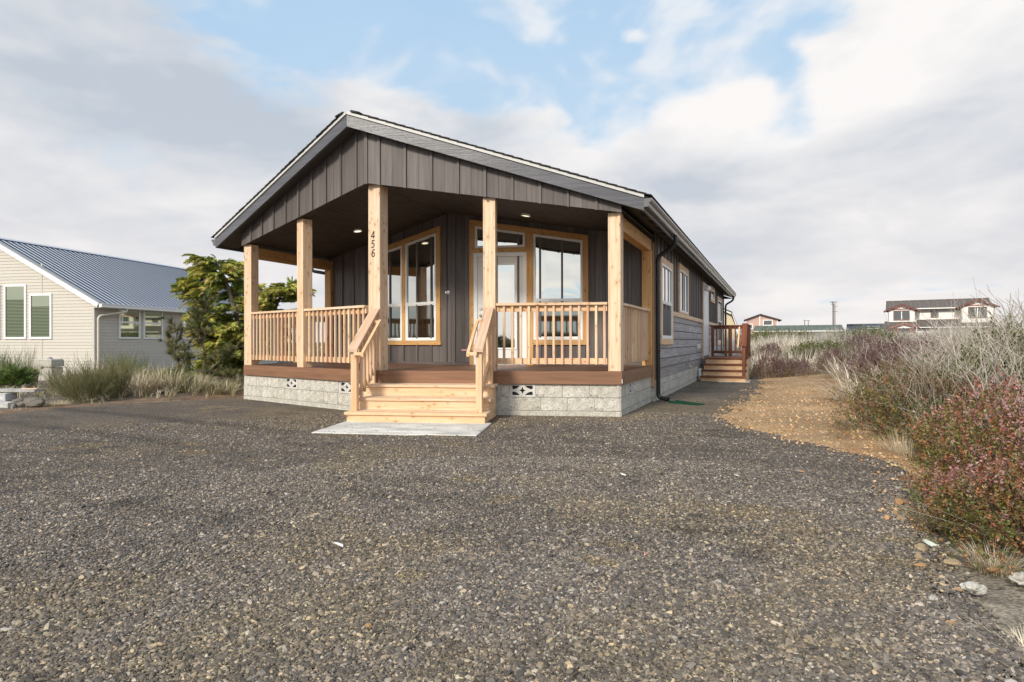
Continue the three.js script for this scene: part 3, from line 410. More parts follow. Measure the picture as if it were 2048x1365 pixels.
// a ring of four mitred bars round a quadrilateral with upright sides
function ring(parent, name, F, s0, y0, s1, tl, tr, w, n0, n1, m, grainTop = 's') {
  const sl = (tr - tl) / (s1 - s0), q = [[s0, y0], [s1, y0], [s1, tr], [s0, tl]], i = [[s0 + w, y0 + w], [s1 - w, y0 + w], [s1 - w, tr - w - sl * w], [s0 + w, tl - w + sl * w]];
  for (let k = 0; k < 4; k++) part(parent, name, prism(F, [q[k], q[(k + 1) % 4], i[(k + 1) % 4], i[k]], n0, n1, k % 2 ? 'y' : 's'), m);
}
function windowUnit(parent, F, s0, y0, s1, tl, tr, o = {}) {   // white frame, optional meeting rail, panes
  const w = sub(parent, 'window'), fw = o.fw ?? 0.038, n = o.n ?? 0;
  const sl = (tr - tl) / (s1 - s0), top = s => tl + sl * (s - s0);
  ring(w, 'frame', F, s0, y0, s1, tl, tr, fw, n + 0.003, n + 0.034, M.white);
  const a = s0 + fw, b = s1 - fw;
  if (o.meet) {
    part(w, 'meeting_rail', bx(F, a, o.meet - 0.024, n + 0.003, b, o.meet + 0.024, n + 0.030, 's'), M.white);
    part(w, 'pane', pane(F, a, o.meet + 0.024, b, top(a) - fw, top(b) - fw, n + 0.008, o.bulge ?? 0.0015), M.glass);
    ring(w, 'sash', F, a, y0 + fw, b, o.meet - 0.024, o.meet - 0.024, 0.02, n + 0.003, n + 0.024, M.white);
    part(w, 'pane', pane(F, a + 0.02, y0 + fw + 0.02, b - 0.02, o.meet - 0.044, o.meet - 0.044, n + 0.006, 0.001), o.screen ? M.screen : o.lowGlass ?? M.screenGlass);
  } else if (o.mid) { const c = (a + b) / 2; part(w, 'mullion', bx(F, c - 0.022, y0 + fw, n + 0.003, c + 0.022, top(c) - fw, n + 0.030), M.white); part(w, 'pane', pane(F, a, y0 + fw, c - 0.022, top(a) - fw, top(c) - fw, n + 0.008, 0.001), o.lowGlass ?? M.screenGlass); part(w, 'pane', pane(F, c + 0.022, y0 + fw, b, top(c) - fw, top(b) - fw, n + 0.008, 0.001), M.glass); }
  else part(w, 'pane', pane(F, a, y0 + fw, b, top(a) - fw, top(b) - fw, n + 0.008, o.bulge ?? 0.0015), M.glass);
  return w;
}
{
  // pair of tall windows left of the door; top follows the ceiling
  const wt = s => 3.292 + (s - 3.618) * 0.1435, tt = s => wt(s) + 0.115;
  const tr = sub(house, 'window_trim');
  windowUnit(house, LW, 2.728, 1.158, 3.628, wt(2.728), wt(3.628), { meet: 1.915 }); windowUnit(house, LW, 1.72, 1.158, 2.615, wt(1.72), wt(2.615), { meet: 1.915 });
  const A = 1.60, B = 3.745; part(tr, 'trim_board', prism(LW, [[A, wt(A) + 0.004], [B, wt(B) + 0.004], [B, tt(B)], [A, tt(A)]], 0.002, 0.040, 's'), M.gold);
  part(tr, 'trim_board', bx(LW, A, 1.068, 0.002, B + 0.02, 1.155, 0.044, 's'), M.gold);
  for (const [a, b] of [[A, 1.717], [2.618, 2.725], [3.631, B]]) part(tr, 'trim_board', prism(LW, [[a, 1.156], [b, 1.156], [b, wt(b) + 0.003], [a, wt(a) + 0.003]], 0.002, 0.038), M.gold);
}
{
  // door, transom and the tall window to its right, in one surround
  const wt = s => 3.370 - (s - 0.478) * 0.158, tt = s => wt(s) + 0.112; const tr = sub(house, 'door_trim');
  windowUnit(house, RW, 0.478, 2.945, 1.450, wt(0.478), wt(1.45), { fw: 0.04 });
  windowUnit(house, RW, 1.612, 1.165, 2.548, wt(1.612), wt(2.548), { meet: 1.925, bulge: 0.005, fw: 0.04 });
  part(tr, 'trim_board', prism(RW, [[0.365, wt(0.365) + 0.003], [2.655, wt(2.655) + 0.003], [2.655, tt(2.655)], [0.365, tt(0.365)]], 0.002, 0.042, 's'), M.gold);
  for (const [a, b, y, t] of [[0.365, 0.445, DK + 0.002, 0], [1.482, 1.609, DK + 0.002, 0], [2.551, 2.655, 1.163, 0]]) part(tr, 'trim_board', prism(RW, [[a, y], [b, y], [b, wt(b) + 0.001], [a, wt(a) + 0.001]], 0.002, 0.040), M.gold);
  part(tr, 'trim_board', prism(RW, [[0.447, 2.945], [0.476, 2.945], [0.476, wt(0.476)], [0.447, wt(0.447)]], 0.002, 0.038), M.gold);
  part(tr, 'trim_board', bx(RW, 0.447, 2.853, 0.002, 1.480, 2.942, 0.039, 's'), M.gold); part(tr, 'trim_board', prism(RW, [[1.452, 2.945], [1.480, 2.945], [1.480, wt(1.48)], [1.452, wt(1.452)]], 0.002, 0.039), M.gold);
  part(tr, 'trim_board', bx(RW, 1.611, 1.068, 0.002, 2.66, 1.162, 0.044, 's'), M.gold);
  const d = sub(house, 'front_door');
  for (const [a, b, y0, y1] of [[0.447, 0.515, DK + 0.002, 2.850], [1.412, 1.480, DK + 0.002, 2.850], [0.516, 1.411, 2.775, 2.850]]) part(d, 'door_frame', bx(RW, a, y0, 0.003, b, y1, 0.034), M.white);
  for (const [a, b, y0, y1] of [[0.518, 0.70, 0.705, 2.772], [1.245, 1.409, 0.705, 2.772], [0.7005, 1.2445, 0.705, 1.00], [0.7005, 1.2445, 2.615, 2.772]]) part(d, 'door_panel', bx(RW, a, y0, 0.002, b, y1, 0.012), M.doorPaint);
  ring(d, 'glass_frame', RW, 0.685, 0.985, 1.292, 2.64, 2.64, 0.028, 0.013, 0.026, M.white); part(d, 'pane', pane(RW, 0.70, 1.0, 1.246, 2.616, 2.616, 0.0095, 0.001), M.glass);
  part(d, 'threshold', bx(RW, 0.449, DK + 0.001, 0.036, 1.478, 0.703, 0.06, 's'), M.metal);
  for (const [y, r] of [[1.779, 0.03], [1.640, 0.028]]) { const o = part(d, y > 1.7 ? 'deadbolt' : 'door_knob', y > 1.7 ? new THREE.CylinderGeometry(r, r * 1.15, 0.024, 20) : new THREE.SphereGeometry(r, 16, 12), M.metal); o.position.copy(RW.o).addScaledVector(RW.s, 0.588).addScaledVector(RW.n, y > 1.7 ? 0.024 : 0.05); o.position.y = y; o.rotation.set(Math.PI / 2, 0, -Math.atan2(RW.n.x, RW.n.z)); }
  const bell = sub(house, 'door_light'); for (const [rr, l, o, m] of [[0.035, 0.02, 0.012, M.metal], [0.018, 0.06, 0.05, M.white]]) { const q = part(bell, 'fitting', new THREE.CylinderGeometry(rr, rr, l, 16), m); q.position.copy(LW.o).addScaledVector(LW.s, LW.L - 0.07 + (rr > 0.03 ? 0 : -0.01)).addScaledVector(LW.n, o); q.position.y = 2.095; q.rotation.x = Math.PI / 2; }
  part(house, 'tape_strip', bx(RW, 0.20, 0.955, 0.004, 0.33, 0.985, 0.007), M.pinkTape);
}
// long side walls: lap siding below, board and batten above a timber band
{
  const w = sub(house, 'side_wall'); const top = () => DK + 2.62; const laps = [0.415, 0.605, 0.79, 0.985, 1.175, 1.36, 1.55, 1.735]; const lm = [M.lap, M.lap2, M.lap3, M.lap];
  for (let i = 0; i < 7; i++) { let s = 2.555; while (s < 18.69) { const e = Math.min(18.69, s + (s < 3 ? 0.9 + hsh(i, 3) * 2.4 : 3.66)); part(w, 'siding_board', prism(SW, rect(s + 0.003, laps[i] + (i ? 0.009 : 0), e - 0.003, laps[i + 1] + (i < 6 ? -0.009 : -0.04)), -0.02, 0.005 + 0.002 * (i % 2), 's'), i < 1 ? M.lap2 : lm[Math.floor(G0() * 4)]); s = e; } }
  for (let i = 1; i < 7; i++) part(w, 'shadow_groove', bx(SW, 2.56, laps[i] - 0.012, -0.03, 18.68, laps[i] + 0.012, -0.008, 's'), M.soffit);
  boardAndBatten(w, SW, 2.555, 18.69, 4.9, 1.785, top, 0, false, 0.42);
  for (let s = 2.78; s < 18.6; s += 0.42) part(w, 'batten', bx(SW, s - 0.019, 1.79, 0.002, s + 0.019, 3.25, 0.022), sid[Math.floor(G0() * 4)]);
  for (const [a, b] of [[4.59, 10.37], [12.07, 15.50], [17.66, 18.60]]) part(w, 'band_board', bx(SW, a, 1.69, 0.003, b, 1.785, 0.036, 's'), M.pine);
  part(w, 'corner_board', bx(SW, 18.60, 0.42, -0.02, 18.69, 3.1, 0.026), M.siding); part(w, 'corner_board', bx(SW, 2.55, 0.42, -0.02, 2.60, 3.1, 0.020), M.siding);
  const trim = (s0, y0, s1, y1, tw, b = 0.10) => { const t = sub(house, 'window_trim'); for (const q of [[s0, y0 + b, s0 + tw, y1 - tw, 'y'], [s1 - tw, y0 + b, s1, y1 - tw, 'y'], [s0, y1 - tw, s1, y1, 's'], [s0, y0, s1, y0 + b, 's']]) part(t, 'trim_board', bx(SW, q[0], q[1], 0.003, q[2], q[3], 0.040, q[4]), M.pine); };
  trim(3.05, 1.065, 4.57, 2.80, 0.12, 0.11); windowUnit(house, SW, 3.172, 1.178, 4.448, 2.678, 2.678, { meet: 1.925, n: 0.004, fw: 0.05, screen: true });
  trim(5.48, 1.79, 7.14, 2.95, 0.13, 0.035); windowUnit(house, SW, 5.615, 1.827, 7.005, 2.818, 2.818, { n: 0.004, mid: true });
  trim(12.85, 2.50, 14.35, 3.05, 0.11, 0.10); windowUnit(house, SW, 12.965, 2.602, 14.235, 2.938, 2.938, { n: 0.004 });
  trim(15.50, 0.99, 17.65, 2.86, 0.13, 0.11); windowUnit(house, SW, 15.635, 1.102, 17.515, 2.728, 2.728, { meet: 1.93, n: 0.004, screen: true });
  const d = sub(house, 'side_door'); for (const q of [[10.38, 0.60, 10.50, 2.95], [11.95, 0.60, 12.06, 2.95], [10.50, 2.83, 11.95, 2.95]]) part(d, 'trim_board', bx(SW, q[0], q[1], 0.003, q[2], q[3], 0.045), M.pine);
  part(d, 'door_panel', bx(SW, 10.505, 0.68, 0.003, 11.945, 2.825, 0.05), M.white); for (const [a, b] of [[1.9, 2.65], [0.95, 1.7]]) ring(d, 'raised_panel', SW, 10.75, a, 11.70, b, b, 0.04, 0.0505, 0.058, M.white);
  const ou = sub(house, 'outlet_box'); part(ou, 'cover', bx(SW, 9.13, 0.93, 0.008, 9.28, 1.05, 0.085), M.white); part(ou, 'lower_cover', bx(SW, 9.17, 0.86, 0.008, 9.24, 0.928, 0.045), M.white);
  const hb = sub(house, 'hose_bib'); for (const [l, a, b, r] of [['pipe', [6.82, 0.52, 0.0], [6.82, 0.52, 0.10], 0.014], ['spout', [6.82, 0.52, 0.10], [6.80, 0.47, 0.13], 0.016], ['handle', [6.82, 0.53, 0.06], [6.82, 0.575, 0.07], 0.03]]) { const P = q => SW.o.clone().addScaledVector(SW.s, q[0]).addScaledVector(SW.n, q[2]).setY(q[1]); part(hb, l, new THREE.TubeGeometry(new THREE.LineCurve3(P(a), P(b)), 1, r, 10), M.metal); }
  part(hb, 'mount_plate', bx(SW, 6.70, 0.43, 0.007, 6.94, 0.60, 0.02), M.lap2);
  const wl = sub(house, 'wall_light'); const gl = part(wl, 'globe', new THREE.SphereGeometry(0.10, 20, 16), M.globe); gl.position.set(WX + 0.15, 2.75, -10.62); const ba = part(wl, 'bracket', new THREE.CylinderGeometry(0.06, 0.06, 0.04, 16), M.white); ba.position.set(WX + 0.055, 2.86, -10.62); ba.rotation.z = Math.PI / 2; part(wl, 'arm', new THREE.TubeGeometry(new THREE.LineCurve3(V(WX + 0.05, 2.86, -10.62), V(WX + 0.15, 2.83, -10.62)), 1, 0.015, 8), M.white);
  const cp = part(house, 'conduit', new THREE.CylinderGeometry(0.045, 0.045, 0.34, 14), M.white); cp.position.set(WX + 0.06, 0.17, -9.35);
  // plain left and back walls
  const lw = sub(house, 'left_wall'); for (let i = 0; i < 14; i++) part(lw, 'siding_board', bx(SWL, 1.3, 0.42 + i * 0.205, -0.02, 17.5, 0.42 + (i + 1) * 0.205 + 0.004, 0.003 + (i % 2) * 0.003, 's'), M.lap); part(lw, 'back_panel', prism(frame(WX, BACK, WXL, BACK), [[0, 0.42], [WX - WXL, 0.42], [WX - WXL, 3.12], [WX, 4.42], [0, 3.12]], -0.02, 0), M.lap);
}
// roof
{
  const E = 4.324, PK = DK + 3.7912, FH = 0.1836, S = 0.3302, zf = x => 1.365 - 0.30 * Math.abs(x), ZB = -20.18; const roof = sub(house, 'roof');
  const RFa = frame(0, 1.365, E, zf(E)), LFa = frame(-E, zf(E), 0, 1.365); const yb = x => PK - S * Math.abs(x);
  for (const [F, x0] of [[RFa, 0], [LFa, -E]]) {
    const x = s => x0 + F.s.x * s, q = (lo, hi) => [[0, yb(x(0)) + lo], [F.L, yb(x(F.L)) + lo], [F.L, yb(x(F.L)) + hi], [0, yb(x(0)) + hi]];
    part(house, 'fascia_board', prism(F, q(0, FH), -0.04, 0, 's'), M.fascia); part(house, 'drip_edge', prism(F, q(FH + 0.001, FH + 0.046), -0.05, 0.020, 's'), M.trimWhite);
  }
  for (const sd of [1, -1]) {
    const a = Math.atan(S) * sd, len = E / Math.cos(Math.atan(S)), F = { o: V(0, PK, 0), s: V(sd * Math.cos(Math.atan(S)), -Math.sin(Math.atan(S)), 0), n: V(sd * Math.sin(Math.atan(S)), Math.cos(Math.atan(S)), 0), u: V(0, 0, -sd) };
    const cs = Math.cos(Math.atan(S)), zz = s => sd * -zf(s * cs), poly = (s0, s1, o) => [[s0, -sd * (zf(s0 * cs) + o)], [s1, -sd * (zf(s1 * cs) + o)], [s1, -sd * (ZB - o)], [s0, -sd * (ZB - o)]];
    part(roof, 'roof_deck', prism(F, poly(0, len, -0.05), FH * cs + 0.004, FH * cs + 0.040, 's'), M.siding3);
    part(roof, 'soffit', prism(F, poly(0.0, len - 0.02, -0.045), 0.030, 0.042, 's'), M.soffit);
    for (let k = 0; k < 33; k++) { const s0 = k * 0.14, s1 = Math.min(s0 + 0.17, len + 0.035); if (s0 > len) break; const dz = (hsh(k, sd + 5) - 0.5) * 0.012, nb = FH * cs + 0.050; const g = prism(F, poly(s0, s1, 0.024 + dz), nb, nb + 0.012, 's'); const p = g.attributes.position; for (let i = 0; i < p.count; i++) { const s = (p.getX(i) - F.o.x) * F.s.x + (p.getY(i) - F.o.y) * F.s.y; const t = (s - s0) / (s1 - s0); p.setXYZ(i, p.getX(i) + F.n.x * 0.011 * t, p.getY(i) + F.n.y * 0.011 * t, p.getZ(i)); } part(roof, 'shingle_course', g, M.shingle); }
    for (let k = 0; k < 52; k++) { const z = 1.37 - k * 0.42; part(roof, 'ridge_shingle', prism(F, [[0.0, -sd * z], [0.16, -sd * z], [0.16, -sd * (z - 0.46)], [0.0, -sd * (z - 0.46)]], FH * cs + 0.066 + 0.003 * (k % 2), FH * cs + 0.080 + 0.003 * (k % 2), 's'), M.shingle); }
    // eave fascia, soffit vents, gutter, downspouts
    const EF = sd > 0 ? frame(E, zf(E), E, ZB) : frame(-E, ZB, -E, zf(E)), ye = yb(E), L = EF.L;
    part(house, 'fascia_board', bx(EF, 0, ye, -0.03, L, ye + FH - 0.01, -0.002, 's'), M.fascia);
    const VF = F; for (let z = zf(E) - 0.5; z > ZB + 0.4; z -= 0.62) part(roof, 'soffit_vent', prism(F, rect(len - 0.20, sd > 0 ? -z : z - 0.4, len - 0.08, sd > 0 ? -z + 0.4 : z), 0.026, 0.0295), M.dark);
    const pr = [[0, 0.0], [0.062, 0.0], [0.072, 0.02], [0.072, 0.055], [0.10, 0.075], [0.115, 0.10], [0.115, 0.122], [0.106, 0.122], [0.104, 0.10], [0.062, 0.066], [0.058, 0.012], [0.006, 0.012], [0.006, 0.118], [0, 0.118]];
    const sh = new THREE.Shape(); pr.forEach((p, i) => i ? sh.lineTo(...p) : sh.moveTo(...p)); const gg = new THREE.ExtrudeGeometry(sh, { depth: L - 0.005, bevelEnabled: false });
    const zd = EF.n.clone().cross(UPV), far0 = zd.dot(EF.s) < 0, basis = new THREE.Matrix4().makeBasis(EF.n, UPV, zd); gg.applyMatrix4(basis); { const q = EF.o.clone().addScaledVector(EF.s, far0 ? L - 0.001 : 0.004); gg.translate(q.x, ye + 0.052, q.z); }
    const gu = sub(house, 'gutter'); part(gu, 'trough', gg, M.gutter);
    for (const s of [0.0, L - 0.004]) { const cap = new THREE.ExtrudeGeometry(new THREE.Shape([[0, 0], [0.062, 0], [0.072, 0.02], [0.072, 0.055], [0.10, 0.075], [0.115, 0.10], [0.115, 0.122], [0, 0.122]].map(p => new THREE.Vector2(...p))), { depth: 0.004, bevelEnabled: false }); cap.applyMatrix4(basis); { const q = EF.o.clone().addScaledVector(EF.s, far0 ? s + 0.004 : s); cap.translate(q.x, ye + 0.052, q.z); } part(gu, 'end_cap', cap, M.gutter); }
    const spout = (z, wx, foot) => { const x0 = sd * (E + 0.05), x1 = sd * wx, pts = [V(x0, ye + 0.056, z), V(x0, ye - 0.06, z), V(x0 - sd * 0.03, ye - 0.13, z), V(x0 - sd * 0.09, ye - 0.18, z), V(x1 + sd * 0.08, ye - 0.27, z), V(x1 + sd * 0.02, ye - 0.32, z), V(x1, ye - 0.40, z), V(x1, ye - 0.6, z), V(x1, 0.24, z)]; if (foot) pts.push(V(x1, 0.12, z), V(x1 + sd * 0.03, 0.075, z + 0.01), V(x1 + sd * 0.2, 0.045, z + 0.06)); const ds = sub(house, 'downspout'); part(ds, 'pipe', new THREE.TubeGeometry(new THREE.CatmullRomCurve3(pts, false, 'catmullrom', 0.15), 70, 0.040, 12), M.spout); for (const y of [2.3, 0.95]) { const o = part(ds, 'strap', new THREE.BoxGeometry(0.09, 0.03, 0.095), M.spout); o.position.set(x1, y, z); } };
    if (sd > 0) { spout(-2.62, 4.05, true); spout(-19.2, 4.05, false); } else spout(-2.75, 3.72, false);
    part(roof, 'back_gable', prism(frame(E, ZB, -E, ZB), [[0, yb(E)], [2 * E, yb(E)], [E, yb(0)]], -0.04, 0), M.fascia);
  }
}

// ------------------------------------------------------------------ front steps, their rails, the concrete pad
const ZF = { o: V(0, 0, 0), s: V(0, 0, 1), n: V(-1, 0, 0), u: V(0, 1, 0) };   // s = z, thickness along -x
const RFT = Math.atan2(RF.n.x, RF.n.z);
{
  const st = thing('wooden_steps', 'new pale timber steps with two sloping handrails up to the front porch', 'steps', [RF.o.x, 0, RF.o.z], RFT);
  const tops = [0.148, 0.318, 0.488], fr = [1.075, 0.735, 0.395], XA = -0.035, XC = 1.99;
  tops.forEach((y, k) => {
    const b = k < 2 ? fr[k + 1] - 0.03 : 0.016;
    const w = fr[k] - b; for (const j of [0, 1]) { const g = new RoundedBoxGeometry(XC - XA, 0.038, w / 2 - 0.003, 1, 0.004); const u = g.attributes.uv, p = g.attributes.position, o = G0() * 5, q = G0() * 5; for (let i = 0; i < u.count; i++) u.setXY(i, p.getZ(i) + p.getY(i) + o, p.getX(i) + q); const t = part(st, 'tread', g, G0() > 0.5 ? M.fir : M.pine); t.position.set((XA + XC) / 2, y - 0.019, b + w * (0.25 + 0.5 * j)); }
    part(st, 'riser', bx(AX, XA + 0.03, k ? tops[k - 1] + 0.001 : -0.05, fr[k] - 0.066, XC - 0.03, y - 0.039, fr[k] - 0.028, 's'), M.fir);
    for (const x of [XA + 0.031, XC - 0.069]) part(st, 'stringer', bx(ZF, 0.02, k ? tops[k - 1] - 0.037 : -0.05, -x - 0.038, fr[k] - 0.067, y - 0.040, -x, 's'), M.firB);
  });
  for (const [x, inn] of [[0.045, 1], [1.855, -1]]) {
    part(st, 'newel_post', upright(post(AX, x, 0.87, 0.09, 0.09, 0.149, 1.0)), M.fir); part(st, 'newel_post', upright(post(AX, x + (inn > 0 ? -0.02 : 0.03), 0.062, 0.07, 0.07, 0.489, 1.55)), M.fir);
    const yc = z => 1.005 + (0.93 - z) * 0.665;
    part(st, 'handrail', prism(ZF, [[0.96, yc(0.96)], [0.02, yc(0.02)], [0.02, yc(0.02) + 0.046], [0.96, yc(0.96) + 0.046]], -x - 0.07, -x + 0.07, 's'), M.pink);
    const yb = z => 0.36 + (0.82 - z) * 0.56; part(st, 'bottom_rail', prism(ZF, [[0.83, yb(0.83) - 0.05], [0.83, yb(0.83) + 0.05], [0.06, yb(0.06) + 0.05], [0.06, yb(0.06) - 0.05]], -x - 0.019, -x + 0.019, 's'), M.fir);
    for (let k = 0; k < 5; k++) { const z = 0.72 - k * 0.128; part(st, 'baluster', upright(post(AX, x + inn * 0.040, z, 0.038, 0.038, yb(z) - 0.09, yc(z) + 0.002)), [M.pink, M.tan, M.fir, M.pine][k % 4]); }
    const gx = x + inn * 0.145, gy = z => yc(z) - 0.055; const gr = sub(st, 'grab_rail'); part(gr, 'rail', prism(ZF, [[0.97, gy(0.97)], [0.22, gy(0.22)], [0.22, gy(0.22) + 0.052], [0.97, gy(0.97) + 0.052]], -gx - 0.019, -gx + 0.019, 's'), M.fir);
    for (const z of [0.95, 0.24]) part(gr, 'return', bx(AX, Math.min(x, gx) + 0.021, gy(z) + 0.004, z - 0.018, Math.max(x, gx) - 0.0195, gy(z) + 0.05, z + 0.018, 's'), M.fir);
    for (const z of [0.8, 0.35]) part(gr, 'bracket', new THREE.TubeGeometry(new THREE.QuadraticBezierCurve3(V(x + inn * 0.046, gy(z) - 0.05, z), V(gx, gy(z) - 0.06, z), V(gx, gy(z) + 0.0, z)), 6, 0.006, 6), M.black);
  }
  const pad = new THREE.Mesh(new RoundedBoxGeometry(2.08, 0.10, 1.12, 2, 0.012), M.concrete); pad.position.set(RF.o.x, 0, RF.o.z).addScaledVector(RF.s, 1.0).addScaledVector(RF.n, 1.52); pad.position.y = -0.036; pad.rotation.y = RFT; add(pad, 'concrete_pad', 'pale concrete pad in the gravel at the foot of the front steps', 'concrete pad');
}
// ------------------------------------------------------------------ side steps with landing, stained red brown
{
  const st = thing('side_steps', 'red brown stained side steps and landing with pale risers by the side door', 'steps');
  const X0 = 4.085, X1 = 5.32, tops = [0.146, 0.31, 0.475, 0.645], fz = [-9.02, -9.28, -9.54, -9.80];
  tops.forEach((y, k) => { const b = k < 3 ? fz[k + 1] + 0.02 : -12.25; part(st, k < 3 ? 'tread' : 'landing', bx(AX, X0 + k * 0.02, y - 0.045, b, X1, y, fz[k] + 0.02, 's'), M.red); part(st, 'riser', bx(AX, X0 + 0.03 + k * 0.02, k ? tops[k - 1] + 0.001 : -0.03, fz[k] - 0.05, X1 - 0.03, y - 0.046, fz[k] - 0.012, 's'), M.fir); part(st, 'stringer', bx(ZF, -12.2, k ? tops[k - 1] - 0.044 : -0.03, -X1 - 0.0, fz[k] - 0.051, y - 0.047, -X1 + 0.036, 's'), M.firB); });
  const P = (x, z, w, y0, y1, m = M.red, n = 'post') => part(st, n, upright(post(AX, x, z, w, w, y0, y1)), m);
  P(5.255, -9.12, 0.085, 0.147, 1.0); P(5.27, -9.86, 0.09, 0.646, 1.60); P(5.27, -12.16, 0.09, 0.646, 1.62); P(4.155, -12.16, 0.09, 0.646, 1.62); P(4.70, -12.16, 0.11, 0.646, 1.62, M.redB);
  part(st, 'rail_cap', bx(AX, 4.07, 1.622, -12.23, 5.34, 1.658, -12.09, 's'), M.red); part(st, 'rail', bx(AX, 4.2, 1.53, -12.18, 5.22, 1.62, -12.142, 's'), M.redB); part(st, 'rail', bx(AX, 4.2, 0.73, -12.18, 5.22, 0.815, -12.142, 's'), M.redB);
  for (let k = 0; k < 7; k++) P(4.29 + k * 0.142, -12.12, 0.036, 0.73, 1.62, M.red, 'baluster');
  part(st, 'rail_cap', bx(ZF, -12.08, 1.602, -5.34, -9.80, 1.638, -5.20, 's'), M.red); part(st, 'rail', bx(ZF, -12.1, 1.51, -5.29, -9.92, 1.60, -5.252, 's'), M.redB); part(st, 'rail', bx(ZF, -12.1, 0.73, -5.29, -9.92, 0.815, -5.252, 's'), M.redB);
  for (let k = 0; k < 14; k++) P(5.31, -10.05 - k * 0.145, 0.036, 0.73, 1.60, M.red, 'baluster');
  part(st, 'handrail', prism(ZF, [[-9.02, 0.99], [-9.84, 1.60], [-9.84, 1.645], [-9.02, 1.035]], -5.33, -5.18, 's'), M.red);
  part(st, 'bottom_rail', prism(ZF, [[-9.14, 0.36], [-9.84, 0.83], [-9.84, 0.91], [-9.14, 0.44]], -5.27, -5.235, 's'), M.redB);
  for (let k = 0; k < 4; k++) P(5.285, -9.28 - k * 0.135, 0.036, 0.42 + k * 0.09, 1.16 + k * 0.1, M.red, 'baluster');
  part(st, 'grab_rail', prism(ZF, [[-9.05, 0.95], [-9.80, 1.50], [-9.80, 1.55], [-9.05, 1.0]], -5.13, -5.09, 's'), M.fir);
  const pad = new THREE.Mesh(new RoundedBoxGeometry(1.5, 0.10, 1.6, 2, 0.012), M.concrete); pad.position.set(4.66, -0.055, -9.42); add(pad, 'concrete_pad', 'thin concrete pad under the red brown side steps', 'concrete pad');
  const sb = thing('splash_block', 'green plastic splash block under the front right downspout', 'splash block', [4.33, 0.0, -2.46], -0.5);
  part(sb, 'tray', bx(AX, 0, 0, -0.09, 0.62, 0.010, 0.09), M.greenPlastic); for (const z of [-0.10, 0.09]) part(sb, 'lip', prism(AX, [[0, 0], [0.62, 0], [0.62, 0.022], [0, 0.045]], z, z + 0.01), M.greenPlastic); part(sb, 'end_lip', bx(AX, 0.60, 0.0105, -0.088, 0.62, 0.018, 0.088), M.greenPlastic);
}

// every stick of lumber has its own tone
{
  const r = rng(404), tones = [[1, 1, 1], [1.05, 1.01, 0.97], [0.93, 0.90, 0.86], [1.0, 0.95, 0.89], [0.97, 0.98, 0.98]], vs = new Map();
  for (const m of [M.pine, M.fir, M.gold, M.pink, M.red]) vs.set(m, tones.map(t => { const c = m.clone(); c.color.setRGB(m.color.r * t[0], m.color.g * t[1], m.color.b * t[2]); return c; }));
  for (const top of scene.children) if (top.isGroup) top.traverse(o => { if (o.isMesh && vs.has(o.material)) o.material = pick0(vs.get(o.material), r); });
}
